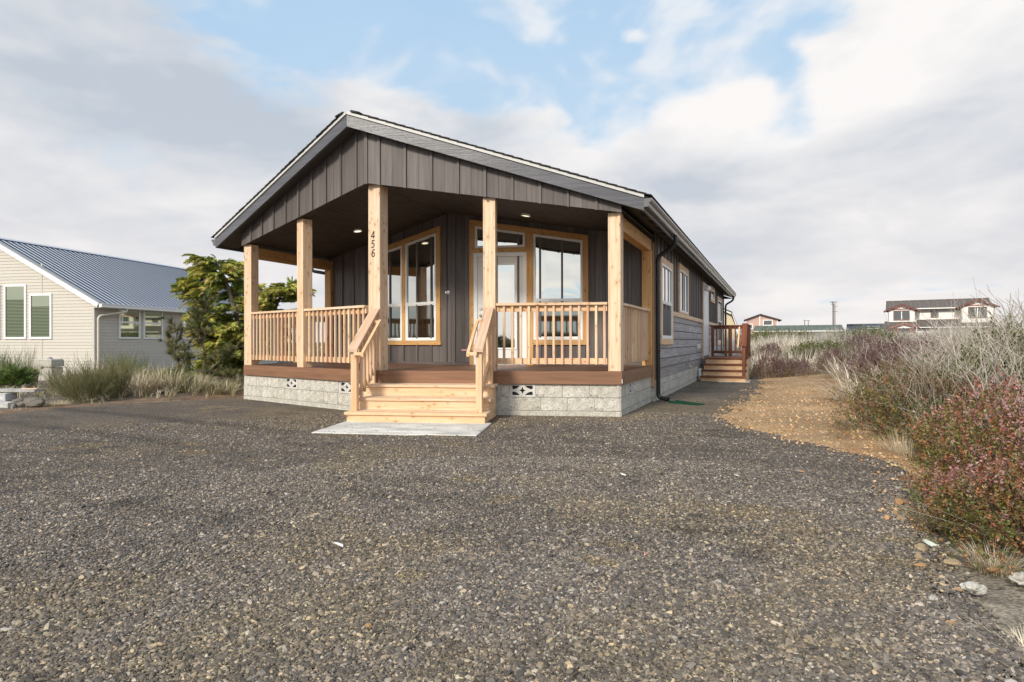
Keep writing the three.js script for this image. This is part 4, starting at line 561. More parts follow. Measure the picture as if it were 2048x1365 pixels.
// ------------------------------------------------------------------ neighbouring house on the left
const N = {
  lap: mat(C3(0.555, 0.515, 0.45), 0.55), lap2: mat(C3(0.535, 0.495, 0.435), 0.55), under: mat(C3(0.42, 0.39, 0.34), 0.7), roof: mat(C3(0.52, 0.56, 0.64), 0.34, { metalness: 0.25 }), trim: mat(C3(0.80, 0.80, 0.78), 0.4), spout: mat(C3(0.66, 0.61, 0.52), 0.4), flash: mat(C3(0.30, 0.31, 0.33), 0.4, { metalness: 0.3 }),
  glass: mat(C3(0.40, 0.44, 0.33), 0.02, { metalness: 1 }), blind: mat(C3(0.045, 0.065, 0.018), 0.35), dark: M.dark
};
for (const m of Object.values(N)) m.side = THREE.DoubleSide;
{
  const h = thing('neighbour_house', 'beige lap sided house with a blue grey ribbed metal roof at the left', 'house', [-16.02, 0, -4.9], 12.94 * R);
  const hw = 4.4, S = 0.529, top = x => 2.62 - 0.03 + S * (hw - Math.abs(x + hw)), LEN = 11.5, E = 0.11;
  const FW = { o: V(0, 0, 0), s: V(1, 0, 0), n: V(0, 0, 1), u: V(0, 1, 0) }, SWn = { o: V(0, 0, 0), s: V(0, 0, -1), n: V(1, 0, 0), u: V(0, 1, 0) };
  const fw = sub(h, 'front_wall'), sw = sub(h, 'side_wall');
  part(fw, 'sheathing', prism(FW, [[-2 * hw, -0.1], [0, -0.1], [0, top(0)], [-hw, top(-hw)], [-2 * hw, top(-2 * hw)]], -0.06, -0.012), N.under); part(sw, 'sheathing', bx(SWn, 0.06, -0.1, -0.06, LEN, 2.6, -0.012), N.under);
  const lapProfile = (F, s0, s1, y) => { const g = bx(F, s0, y, -0.011, s1, y + 0.1125, 0.0, 's'); const p = g.attributes.position; for (let i = 0; i < p.count; i++) { const dn = (p.getX(i) - F.o.x) * F.n.x + (p.getZ(i) - F.o.z) * F.n.z, lo = p.getY(i) < y + 0.05; if (dn > -0.005 && lo) p.setXYZ(i, p.getX(i) + F.n.x * 0.014, p.getY(i), p.getZ(i) + F.n.z * 0.014); } g.computeVertexNormals(); return g; };
  for (let k = 0; k < 44; k++) { const y = 0.02 + k * 0.1135; let hx = 0; const y2 = y + 0.1; if (y2 > top(0)) hx = (y2 - top(0)) / S; if (hx > hw - 0.1) break; const cuts = [-2 * hw + hx, -6.4, -2.19, -hx - 0.06]; for (let i = 0; i < 3; i++) if (cuts[i + 1] > cuts[i] + 0.05) part(fw, 'siding_board', lapProfile(FW, Math.max(cuts[i], cuts[0]) + 0.002, Math.min(cuts[i + 1], cuts[3]) - 0.002, y), k % 3 ? N.lap : N.lap2); }
  for (let k = 0; k < 23; k++) { const y = 0.02 + k * 0.1135; for (const [a, b] of [[0.07, 3.80], [3.804, 8.2], [8.204, LEN]]) part(sw, 'siding_board', lapProfile(SWn, a, b, y), k % 3 ? N.lap : N.lap2); }
  part(fw, 'corner_post', bx(FW, -0.06, -0.05, -0.05, 0.02, 2.6, 0.022), N.lap2); part(sw, 'corner_post', bx(SWn, -0.02, -0.05, -0.05, 0.08, 2.6, 0.0225), N.lap2); part(fw, 'joint_strip', bx(FW, -2.215, 0, 0.0, -2.165, 4.0, 0.018), N.lap2);
  const win = (F, s0, y0, s1, y1, mid, blind) => { const w = sub(h, 'window'); ring(w, 'frame', F, s0, y0, s1, y1, y1, 0.075, 0.0, 0.045, N.trim); if (mid) { const m = (y0 + y1) / 2; part(w, 'meeting_rail', bx(F, s0 + 0.075, m - 0.035, 0.0, s1 - 0.075, m + 0.035, 0.036), N.trim); part(w, 'pane', bx(F, s0 + 0.075, m + 0.035, 0.016, s1 - 0.075, y1 - 0.075, 0.022), N.glass); part(w, 'pane', bx(F, s0 + 0.075, y0 + 0.075, 0.016, s1 - 0.075, m - 0.035, 0.022), N.glass); } else { part(w, 'pane', bx(F, s0 + 0.075, y0 + 0.075, 0.016, s1 - 0.075, y1 - 0.075, 0.020), N.glass); } if (blind) for (let k = 0; k < 60; k++) { const y = y0 + 0.09 + k * 0.052; if (y > y0 + (y1 - y0) * 0.72) break; part(w, 'blind_slat', bx(F, s0 + 0.078, y, 0.0205, s1 - 0.078, y + 0.036, 0.0225), N.blind); } };
  win(FW, -3.80, 1.27, -2.84, 3.25, false, true); win(FW, -2.70, 1.27, -1.75, 2.90, false, true); win(FW, -4.95, 1.27, -3.96, 3.25, false, true); win(FW, -6.05, 1.27, -5.1, 2.9, false, true);
  win(SWn, 1.03, 1.27, 2.05, 2.52, true); win(SWn, 2.20, 1.27, 3.22, 2.52, true); win(SWn, 4.33, 1.27, 5.34, 2.52, true); win(SWn, 7, 1.27, 8, 2.52, true);
  const rf = sub(h, 'roof'), a = Math.atan(S), sl = (hw + 0.33) / Math.cos(a);
  for (const sd of [1, -1]) {
    const F = { o: V(-hw, top(-hw) + 0.10, 0), s: V(sd * Math.cos(a), -Math.sin(a), 0), n: V(sd * Math.sin(a), Math.cos(a), 0), u: V(0, 0, -sd) }, zz = (p, q) => sd > 0 ? [-0.12, LEN + 0.3] : [-LEN - 0.3, 0.12];
    const [u0, u1] = zz(); part(rf, 'metal_sheet', bx(F, 0, u0, -0.01, sl, u1, 0.012), N.roof); part(rf, 'roof_board', bx(F, 0.02, u0 + 0.02, -0.10, sl - 0.03, u1 - 0.02, -0.012), N.trim);
    for (let k = 0; k < 52; k++) { const u = u0 + 0.03 + k * 0.229; part(rf, 'rib', prism({ o: F.o, s: F.u, n: F.s.clone().negate(), u: F.n }, [[u - 0.022, 0.0125], [u + 0.022, 0.0125], [u + 0.012, 0.034], [u - 0.012, 0.034]], -sl, 0), N.roof); }
    part(h, 'fascia_board', bx(F, 0.01, sd > 0 ? -0.145 : 0.121, -0.165, sl - 0.02, sd > 0 ? -0.121 : 0.145, -0.013, 's'), N.trim); part(rf, 'rake_flashing', bx(F, 0.0, sd > 0 ? -0.15 : 0.0, 0.0125, sl, sd > 0 ? 0.0 : 0.15, 0.042, 's'), N.flash);
    part(rf, 'ridge_cap', bx(F, 0, u0, 0.036, 0.17, u1, 0.046, 's'), N.roof);
  }
  const ex = 0.33, ey = top(0) + 0.10 - S * 0.33; const gu = sub(h, 'gutter'); part(gu, 'trough', bx(SWn, -0.12, ey - 0.135, ex - 0.02, LEN + 0.3, ey - 0.015, ex + 0.09, 's'), N.trim); part(gu, 'rim', bx(SWn, -0.12, ey - 0.03, ex + 0.0905, LEN + 0.3, ey - 0.012, ex + 0.105, 's'), N.trim);
  part(h, 'soffit', bx(SWn, -0.1, ey - 0.15, 0.0, LEN + 0.2, ey - 0.137, ex - 0.021), N.trim);
  part(h, 'downspout', new THREE.TubeGeometry(new THREE.CatmullRomCurve3([V(0.36, ey - 0.13, -1.05), V(0.35, ey - 0.25, -1.0), V(0.10, ey - 0.42, -0.18), V(0.06, ey - 0.55, -0.10), V(0.06, 0.1, -0.10)], false, 'catmullrom', 0.1), 50, 0.045, 8), N.spout);
}

// ------------------------------------------------------------------ houses, shed and poles far off to the right
const Fm = { pink: mat(C3(0.52, 0.34, 0.29), 0.8), white: mat(C3(0.82, 0.78, 0.72), 0.7), whiteB: mat(C3(0.84, 0.82, 0.78), 0.7), redTrim: mat(C3(0.36, 0.13, 0.10), 0.7), roofBrown: mat(C3(0.27, 0.225, 0.20), 0.95, { map: T.shingle }), roofGreen: mat(C3(0.235, 0.29, 0.25), 0.9, { map: T.shingle }), roofBlue: mat(C3(0.12, 0.14, 0.175), 0.9, { map: T.shingle }), trim: mat(C3(0.78, 0.77, 0.74), 0.6), glass: new THREE.MeshPhysicalMaterial({ color: C3(0.05, 0.055, 0.05), roughness: 0.06, ior: 2.0 }), brown: mat(C3(0.20, 0.11, 0.085), 0.7), cream: mat(C3(0.62, 0.53, 0.36), 0.7), pole: mat(C3(0.15, 0.125, 0.105), 0.9), garage: mat(C3(0.62, 0.50, 0.42), 0.7) };
for (const m of Object.values(Fm)) m.side = THREE.DoubleSide;
function far(name, label, category, u0, Z, group) {
  const p = at(u0, 684.2, Z), fa = Math.atan((u0 - 1024) / FPX), t = thing(name, label, category, [p.x, 0, p.z], YAW - fa * 0.92, group), k = Z / FPX, tn = Math.tan(fa * 0.92), x0 = (u0 - 1024) / FPX, X = u => { const q = (u - 1024) / FPX; const d = Z * (1 + tn * x0) / (1 + tn * q); return Math.sign(u - u0) * Math.hypot(d * q - Z * x0, d - Z); }, Y = v => EYE + (684.2 - 0.0024 * (u0 - 1024) - v) * k;
  return { t, X, Y, k, box: (n, u0_, v0, u1_, v1, z0, z1, m, par = t) => part(par, n, bx(AX, X(u0_), Y(v1), z0, X(u1_), Y(v0), z1, 's'), m), poly: (n, pts, z0, z1, m, par = t) => part(par, n, prism(AX, pts.map(([a, b]) => [X(a), Y(b)]), z0, z1, 's'), m),
    slope: (n, ua, ub, vLow, vHigh, zLow, zHigh, m, th = 0.15) => { const y0 = Y(vLow), y1 = Y(vHigh), L = Math.hypot(y1 - y0, zHigh - zLow), u = V(0, (y1 - y0) / L, (zHigh - zLow) / L), nn = V(1, 0, 0).cross(u); return part(t, n, prism({ o: V(0, y0, zLow), s: V(1, 0, 0), n: nn, u }, rect(X(ua), 0, X(ub), L), -th, 0, 's'), m); },
    win: (u0_, v0, u1_, v1, z, m, split, tw = 1.6) => { const w = sub(t, 'window'); ring(w, 'frame', { o: V(0, 0, z), s: V(1, 0, 0), n: V(0, 0, 1), u: UPV }, X(u0_), Y(v1), X(u1_), Y(v0), Y(v0), tw * k, 0.0, 0.12, m); part(w, 'pane', bx(AX, X(u0_) + tw * k, Y(v1) + tw * k, z + 0.01, X(u1_) - tw * k, Y(v0) - tw * k, z + 0.04), Fm.glass); if (split) part(w, 'mullion', bx(AX, X((u0_ + u1_) / 2) - 0.05, Y(v1) + tw * k, z + 0.041, X((u0_ + u1_) / 2) + 0.05, Y(v0) - tw * k, z + 0.09), Fm.trim); } };
}
{
  const h = far('far_house', 'white two storey house with red trim and brown roof at the far right', 'house', 1880, 80);
  h.box('wall', 1778, 616, 1985, 720, -9, 0, Fm.white); h.slope('roof', 1772, 1989, 618.5, 598, 0.5, -4.6, Fm.roofBrown, 0.2); h.slope('roof', 1772, 1989, 617, 598, -9.6, -4.62, Fm.roofBrown, 0.2);
  h.box('gutter', 1836, 616, 1914, 618, 0.4, 0.6, Fm.trim);
  for (const [a, b, pk, e0, e1] of [[1777.5, 1831, 1803.5, 1768, 1841], [1921, 1986.5, 1954, 1911, 1997]]) { const v = pk < 1850 ? [620, 607.5] : [616, 602.5]; h.box('bay_wall', a, v[0] - 1, b, 720, 0, 1.4, Fm.whiteB); h.poly('bay_gable', [[a, v[0] - 1], [b, v[0] - 1], [pk, v[1] + 1.5]], -3, 1.4, Fm.whiteB); h.poly('rake_trim', [[e0, v[0] + 1.2], [pk, v[1]], [pk, v[1] + 2.2], [e0, v[0] + 3.2]], 1.2, 1.9, Fm.redTrim); h.poly('rake_trim', [[pk, v[1]], [e1, v[0] + 1.2], [e1, v[0] + 3.2], [pk, v[1] + 2.2]], 1.2, 1.9, Fm.redTrim); h.poly('bay_roof', [[e0, v[0] + 1.0], [pk, v[1] - 0.5], [pk, v[1] - 0.05], [e0, v[0] + 1.15]], -3.5, 2.0, Fm.roofBrown); h.poly('bay_roof', [[pk, v[1] - 0.5], [e1, v[0] + 1.0], [e1, v[0] + 1.15], [pk, v[1] - 0.05]], -3.5, 2.0, Fm.roofBrown); h.box('trim_band', a, v[0] - 3.2, b, v[0] - 1.6, 1.41, 1.5, Fm.redTrim); h.box('corner_trim', a, v[0], a + 1.2, 642, 1.405, 1.48, Fm.brown); h.box('corner_trim', b - 1.2, v[0], b, 642, 1.405, 1.48, Fm.brown); }
  h.win(1787.5, 620.5, 1820, 640, 1.41, Fm.brown, true); h.win(1862, 619.5, 1878, 635, 0.01, Fm.brown, false); h.win(1935, 617, 1972, 638, 1.41, Fm.brown, true);
  h.slope('skirt_roof', 1770, 1832, 655, 642, 3.4, 1.2, Fm.roofBrown, 0.15); h.slope('skirt_roof', 1834, 1992, 655.5, 639, 3.0, 0, Fm.roofBrown, 0.15); h.box('porch_gutter', 1838, 655, 1992, 656.5, 2.95, 3.1, Fm.trim);
  h.box('lower_wall', 1775, 655, 1985, 720, 0, 2.4, Fm.whiteB);
  h.poly('entry_gable', [[1780, 657], [1832, 657], [1808, 648]], 2.4, 3.6, Fm.whiteB); h.poly('rake_trim', [[1775, 657.5], [1808, 646.5], [1808, 648.7], [1775, 659.5]], 3.5, 4.0, Fm.redTrim); h.poly('rake_trim', [[1808, 646.5], [1836, 654.5], [1836, 656.5], [1808, 648.7]], 3.5, 4.0, Fm.redTrim);
  for (const u of [1787, 1795, 1819, 1826]) h.box('porch_post', u, 655, u + 3, 690, 3.3, 3.5, Fm.redTrim); h.win(1798, 658, 1818, 680, 2.42, Fm.trim, true);
  const s = far('far_house', 'pink two storey gabled house far behind the green roofed building', 'house', 1530, 118);
  s.box('wall', 1494, 640, 1556, 720, -7, 0, Fm.pink); s.poly('gable', [[1494, 640], [1556, 640], [1521, 629]], -7, 0, Fm.pink); s.poly('roof', [[1488, 639.5], [1521, 628], [1521, 629.3], [1488, 641]], -8, 0.6, Fm.roofBrown); s.poly('roof', [[1521, 628], [1564, 640.5], [1564, 642], [1521, 629.3]], -8, 0.6, Fm.roofBrown); s.box('corner_trim', 1519, 630, 1521, 660, 0.01, 0.1, Fm.trim); s.box('corner_trim', 1554, 640, 1556, 700, 0.01, 0.1, Fm.trim); s.win(1526, 640, 1546, 652, 0.02, Fm.trim, false, 1.8); s.win(1494, 648, 1506, 659, 0.02, Fm.trim, true, 1.5);
  const g = far('far_house', 'low pale building under a long green roof beyond the dune scrub', 'house', 1600, 88);
  g.box('wall', 1512, 661, 1688, 720, -7, 0, Fm.garage); g.slope('roof', 1508, 1690, 663, 652.5, 0.7, -3.4, Fm.roofGreen, 0.2); g.slope('roof', 1508, 1690, 662, 652.5, -7.5, -3.42, Fm.roofGreen, 0.2); g.box('fascia', 1508, 662, 1690, 664, 0.68, 0.78, Fm.trim); for (const [a, b] of [[1524, 1590], [1608, 1623], [1632, 1680]]) g.box('garage_door', a, 666, b, 690, 0.01, 0.06, Fm.trim);
  const b = far('far_house', 'low dark blue grey roofed house between the green roof and the white house', 'house', 1735, 98);
  b.box('wall', 1697, 664, 1776, 720, -7, 0, Fm.garage); b.slope('roof', 1695, 1728, 665, 650.5, 0.6, -4, Fm.roofBlue, 0.2); b.slope('roof', 1726, 1776, 665.5, 647, 0.9, -4, Fm.roofBlue, 0.2); b.slope('roof', 1695, 1776, 664, 649, -8, -4.02, Fm.roofBlue, 0.2); b.poly('gable_end', [[1695, 665], [1776, 665], [1776, 647.5], [1727, 647.5], [1700, 651]], -4.3, -4.05, Fm.roofBlue); b.box('dormer', 1735, 654, 1757, 658.5, -3, 0.4, Fm.trim); b.slope('dormer_roof', 1733, 1759, 654.4, 651.5, 0.7, -2.5, Fm.roofGreen, 0.1); b.box('eave_trim', 1726, 665, 1776, 666.2, 0.86, 0.95, Fm.trim);
  const sh = far('storage_shed', 'cream gambrel roofed shed behind the far end of the porch house', 'shed', 1438, 31);
  sh.poly('wall', [[1404, 720], [1472, 720], [1472, 655], [1461, 628], [1438, 617], [1415, 628], [1404, 655]], -5, 0, Fm.cream);
  for (const [p, q, r] of [[[1438, 613], [1464, 624.5], 1], [[1464, 624.5], [1477, 656], 1], [[1438, 613], [1412, 624.5], -1], [[1412, 624.5], [1399, 656], -1]]) { sh.poly('roof', [p, q, [q[0], q[1] + 1.6], [p[0], p[1] + 1.6]], -5.2, 0.25, Fm.roofBlue); sh.poly('rake_trim', [[p[0], p[1] + 1.7], [q[0], q[1] + 1.7], [q[0] - r * 2.2, q[1] + 5.0], [p[0], p[1] + 5.0]], 0.02, 0.2, Fm.trim); }
  sh.box('door', 1456, 676, 1470, 715, 0.01, 0.08, Fm.trim);
  const pole = (lab, u, Z, top, arms, r) => { const p = at(u, 684.2, Z), k = Z / FPX, t = thing('utility_pole', lab, 'utility pole', [p.x, 0, p.z], YAW, 'utility poles on the horizon'), ht = EYE + (684 - top) * k; const po = part(t, 'pole', new THREE.CylinderGeometry(r * 0.8, r, ht, 8), Fm.pole); po.position.y = ht / 2; for (const [v, w] of arms) { const a = part(t, 'crossarm', new THREE.BoxGeometry(w, 0.16, 0.14), Fm.pole); a.position.set(0, EYE + (684 - v) * k, r + 0.05); for (const q of [-0.45, 0, 0.45]) { const i = part(t, 'insulator', new THREE.CylinderGeometry(0.06, 0.07, 0.22, 6), Fm.trim); i.position.set(q * w, EYE + (684 - v) * k + 0.19, r + 0.05); } } return t; };
  pole('tall wooden utility pole with two crossarms right of the green roof', 1667, 135, 604.5, [[606, 1.6], [610, 1.1]], 0.17);
  pole('thinner utility pole standing just behind the tall one', 1670.5, 190, 612, [[614, 1.5], [625, 1.2]], 0.15);
  pole('distant short pole above the green roof, left of a pair', 1610, 230, 641, [[642.5, 1.2]], 0.16); pole('distant short pole above the green roof, right of a pair', 1617, 235, 642, [[643, 1.2]], 0.16);
}

// ------------------------------------------------------------------ plants
const pm = (rough = 0.9, x = {}) => new THREE.MeshStandardMaterial({ vertexColors: true, roughness: rough, side: THREE.DoubleSide, ...x });
const K = { twig: pm(0.95), grass: pm(0.85), needle: pm(0.8), leafM: new THREE.MeshStandardMaterial({ color: 0xffffff, roughness: 0.42, side: THREE.DoubleSide }), leafDull: new THREE.MeshStandardMaterial({ color: 0xffffff, roughness: 0.75, side: THREE.DoubleSide }) };
const jit = (c, r, a = 0.25) => { const m = 1 - a / 2 + r() * a; return [c[0] * m, c[1] * m, c[2] * m]; };
const pick = (L, r) => L[Math.floor(r() * L.length)];
// one folded, pointed leaf lying along +z
const leafG = (() => { const g = new THREE.BufferGeometry(); g.setAttribute('position', new THREE.Float32BufferAttribute([0, 0, 0, -0.30, 0.10, 0.45, 0, -0.02, 0.5, 0.30, 0.10, 0.45, 0, 0.02, 1], 3)); g.setIndex([0, 2, 1, 0, 3, 2, 1, 2, 4, 2, 3, 4]); g.computeVertexNormals(); return g; })();
const MX = new THREE.Matrix4(), QQ = new THREE.Quaternion(), EU = new THREE.Euler(), PP = V(0, 0, 0), SS = V(1, 1, 1), ZA = V(0, 0, 1);
function instanced(parent, name, geo, m, list) { const o = new THREE.InstancedMesh(geo, m, list.length); list.forEach((l, i) => { PP.set(...l.p); QQ.copy(l.q); SS.set(l.s[0], l.s[1], l.s[2]); o.setMatrixAt(i, MX.compose(PP, QQ, SS)); o.setColorAt(i, C3(...l.c)); }); o.name = name; o.castShadow = o.receiveShadow = true; if (parent) parent.add(o); return o; }
const dirQ = (d, roll) => { const q = new THREE.Quaternion().setFromUnitVectors(ZA, d); return q.multiply(new THREE.Quaternion().setFromAxisAngle(ZA, roll)); };
// grow bare twigs; calls tip(point, dir, level) at ends
function twigs(gb, r, o) {
  const tips = [];
  const grow = (p, d, len, rad, lev) => {
    const n = 4, pts = [p.clone()]; let q = p.clone(), e = d.clone();
    for (let i = 0; i < n; i++) { e.x += (r() - 0.5) * o.bend; e.y += (r() - 0.5) * o.bend + o.lift; e.z += (r() - 0.5) * o.bend; e.normalize(); q = q.clone().addScaledVector(e, len / n); pts.push(q); if (lev < o.levels) { const kids = o.kids[lev] / n; let c = Math.floor(kids) + (r() < kids % 1 ? 1 : 0); while (c--) { const a = r() * 6.283, f = V(Math.cos(a), (r() - 0.2) * 0.8, Math.sin(a)); const nd = e.clone().multiplyScalar(1).addScaledVector(f, o.spread * (0.6 + r() * 0.7)).normalize(); grow(q, nd, len * (0.42 + r() * 0.35), rad * 0.58, lev + 1); } } tips.push([q, e.clone(), lev, i]); }
    gb.tube(pts, rad, Math.max(rad * 0.4, o.min ?? 0.0012), jit(pick(o.cols, r), r, 0.35), lev ? 3 : 4);
  };
  for (let i = 0; i < o.stems; i++) { const a = r() * 6.283, t = Math.pow(r(), 0.7) * o.tilt, d = V(Math.cos(a) * Math.sin(t), Math.cos(t), Math.sin(a) * Math.sin(t)); if (o.lean) d.add(o.lean).normalize(); grow(V(Math.cos(a) * o.base * r(), -0.04, Math.sin(a) * o.base * r()), d, o.len * (0.6 + r() * 0.5), o.rad * (0.7 + r() * 0.5), 0); }
  return tips;
}
const greyTwig = [[0.46, 0.40, 0.33], [0.54, 0.49, 0.42], [0.36, 0.30, 0.24], [0.60, 0.55, 0.48]];
function twigShrub(seed, o = {}) {
  const r = rng(seed), g = new THREE.Group(), gb = new GB(); const tips = twigs(gb, r, { stems: 20, tilt: 1.15, base: 0.25, len: 1.25, rad: 0.017, levels: 3, kids: [4.2, 2.6, 1.0], spread: 0.8, bend: 0.42, lift: 0.04, min: 0.0028, cols: greyTwig, ...o });
  part(g, 'branches', gb.geo(), K.twig);
  const L = []; const gr = o.green ?? 0.10; for (const [p, d, lev] of tips) if (lev >= 1 && p.y < (o.greenTop ?? 0.95) && r() < gr) for (let k = 0; k < 9; k++) { const e = d.clone().add(V(r() - 0.5, r() - 0.2, r() - 0.5).multiplyScalar(1.5)).normalize(), s = 0.045 + r() * 0.035; L.push({ p: [p.x, p.y, p.z], q: dirQ(e, r() * 6), s: [s * 0.8, s, s], c: jit(pick([[0.075, 0.105, 0.022], [0.055, 0.085, 0.018], [0.12, 0.13, 0.03]], r), r, 0.4) }); }
  if (L.length) instanced(g, 'leaves', leafG, K.leafM, L).userData.kind = 'stuff';
  return g;
}
// rounded, dense shrub: leaves through an uneven dome, thickest at its surface, sprigs standing out of the top
function moundShrub(seed, o) {
  const r = rng(seed), g = new THREE.Group(), gb = new GB(), L = []; const shape = (a, h) => 0.50 + 0.95 * fbm(Math.cos(a) * 1.6 + seed, Math.sin(a) * 1.6 + h * 2.2, 3, seed);
  for (let i = 0; i < 80; i++) { const a = r() * 6.283, h = 0.25 + r() * 0.75, b = Math.sqrt(Math.max(0.02, 1 - h * h)) * shape(a, h), e = V(Math.cos(a) * b, h * o.h, Math.sin(a) * b).multiplyScalar(0.95 + r() * r() * 0.42), m = e.clone().multiplyScalar(0.5).add(V((r() - .5) * .2, 0.04, (r() - .5) * .2)); gb.tube([V(Math.cos(a) * 0.12, -0.05, Math.sin(a) * 0.12), m, e], 0.009, 0.003, jit(pick(o.twigCols ?? [[0.15, 0.085, 0.06], [0.22, 0.15, 0.11], [0.34, 0.29, 0.24]], r), r, 0.3), 3); }
  part(g, 'stems', gb.geo(), K.twig);
  for (let i = 0; i < o.sprigs; i++) {   // each sprig is a short shoot set with leaves
    const a = r() * 6.283, h = Math.pow(r(), 0.75), sh = shape(a, h), wild = r() < 0.14 && h > 0.35, dep = wild ? 1.02 + r() * 0.22 : 0.68 + Math.pow(r(), 0.5) * 0.34, b = Math.sqrt(Math.max(0.03, 1 - h * h * 0.96)) * sh * dep, p = V(Math.cos(a) * b, (h * dep * 0.96 + 0.02) * o.h * (0.8 + sh * 0.22), Math.sin(a) * b), d = V(Math.cos(a) * (1 - h) * 1.1 + (r() - .5) * .6, 0.5 + h * 0.9, Math.sin(a) * (1 - h) * 1.1 + (r() - .5) * .6).normalize();
    const hue = fbm(p.x * 1.9 + seed, p.z * 1.9 + p.y * 2.4, 3, seed + 3), out = (dep - 0.86) * 2.2, pal = hue + (r() - 0.5) * 0.22 + (h - 0.5) * (o.topHue ?? 0.3) + out * 0.25 > (o.cut ?? 0.5) ? o.a : o.b, base = pick(pal, r), ln = o.shoot * (0.6 + r() * 0.8);
    for (let k = 0; k < o.per; k++) { const t = k / o.per, q = p.clone().addScaledVector(d, ln * (t - 0.35)), e = d.clone().multiplyScalar(0.55).add(V(r() - .5, (r() - .5) * .7, r() - .5).normalize()).normalize(), sz = o.leaf * (0.7 + r() * 0.55); if (q.y < 0.012) q.y = 0.012; L.push({ p: [q.x, q.y, q.z], q: dirQ(e, r() * 6.3), s: [sz * 0.8, sz, sz], c: jit(base, r, 0.55) }); }
  }
  instanced(g, 'leaves', leafG, o.mat ?? K.leafM, L).userData.kind = 'stuff'; return g;
}
const RED = [[0.24, 0.07, 0.05], [0.28, 0.11, 0.085], [0.33, 0.18, 0.165], [0.28, 0.14, 0.125], [0.28, 0.09, 0.04], [0.17, 0.07, 0.05], [0.34, 0.21, 0.20]], PURP = [[0.145, 0.075, 0.072], [0.19, 0.115, 0.115], [0.105, 0.055, 0.05], [0.09, 0.05, 0.038]], OLIVE = [[0.10, 0.095, 0.022], [0.135, 0.12, 0.03], [0.075, 0.08, 0.02], [0.18, 0.115, 0.035], [0.06, 0.07, 0.018]], RUST = [[0.14, 0.135, 0.028], [0.20, 0.165, 0.035], [0.10, 0.115, 0.024], [0.26, 0.12, 0.04], [0.21, 0.095, 0.04], [0.075, 0.09, 0.02], [0.13, 0.14, 0.028], [0.30, 0.13, 0.045]], BROWN = [[0.17, 0.11, 0.06], [0.14, 0.10, 0.05], [0.22, 0.14, 0.085], [0.12, 0.105, 0.04]], GREEN = [[0.12, 0.135, 0.035], [0.09, 0.105, 0.028], [0.16, 0.165, 0.045], [0.075, 0.085, 0.022]];
function tuft(seed, o) {
  const r = rng(seed), gb = new GB();
  for (let i = 0; i < o.n; i++) { const a = r() * 6.283, b = Math.sqrt(r()) * o.r, x = Math.cos(a) * b, z = Math.sin(a) * b, out = 0.15 + r() * (o.flop ?? 0.8), len = o.h * (0.45 + r() * 0.75), da = a + (r() - 0.5) * 1.6; let p = V(x, -0.03, z), d = V(Math.cos(da) * out * 0.35, 1, Math.sin(da) * out * 0.35).normalize(); const pts = [p], dr = V(Math.cos(da), 0, Math.sin(da)); if (o.wind) dr.addScaledVector(o.wind, 0.9); for (let k = 0; k < 4; k++) { d = d.clone().addScaledVector(dr, out * 0.28).add(V(0, -0.10 * out, 0)).normalize(); p = p.clone().addScaledVector(d, len / 4); if (p.y < 0.01) p.y = 0.01; pts.push(p); } gb.blade(pts, o.w * (0.7 + r() * 0.6), jit(pick(o.cols, r), r, 0.35), V(-Math.sin(da), 0, Math.cos(da))); }
  const g = new THREE.Group(); part(g, 'blades', gb.geo(), K.grass).userData.kind = 'stuff'; return g;
}
const STRAW = [[0.50, 0.41, 0.27], [0.58, 0.50, 0.36], [0.42, 0.33, 0.20], [0.62, 0.55, 0.42]], PALE = [[0.60, 0.53, 0.43], [0.66, 0.60, 0.51], [0.50, 0.43, 0.33]], GGRASS = [[0.17, 0.185, 0.065], [0.22, 0.22, 0.09], [0.34, 0.30, 0.15], [0.13, 0.15, 0.05]];
function broom(seed, o) {   // upright whippy stems
  const r = rng(seed), gb = new GB(); twigs(gb, r, { stems: o.n, tilt: o.tilt ?? 0.7, base: o.r, len: o.h, rad: 0.006, levels: 2, kids: [7, 4], spread: 0.36, bend: 0.16, lift: 0.10, cols: o.cols, lean: o.lean, min: 0.002 }); const g = new THREE.Group(); part(g, 'stems', gb.geo(), K.needle); return g;
}
// place a plant: source or copy
const topOf = src => { if (src.th) return src.th; const ys = []; src.children[0].geometry.attributes.position.array.forEach((v, i) => { if (i % 3 === 1) ys.push(v); }); ys.sort((p, q) => p - q); return src.th = ys[Math.floor(ys.length * 0.975)]; };
const planted = new Set();
function plant(src, name, label, cat, x, z, turn, sc, group, y) { const o = planted.has(src) ? src.clone() : src; planted.add(src); o.position.set(x, y ?? H(x, z), z); o.rotation.y = turn; o.scale.set(...(Array.isArray(sc) ? sc : [sc, sc, sc])); return add(o, name, label, cat, group); }

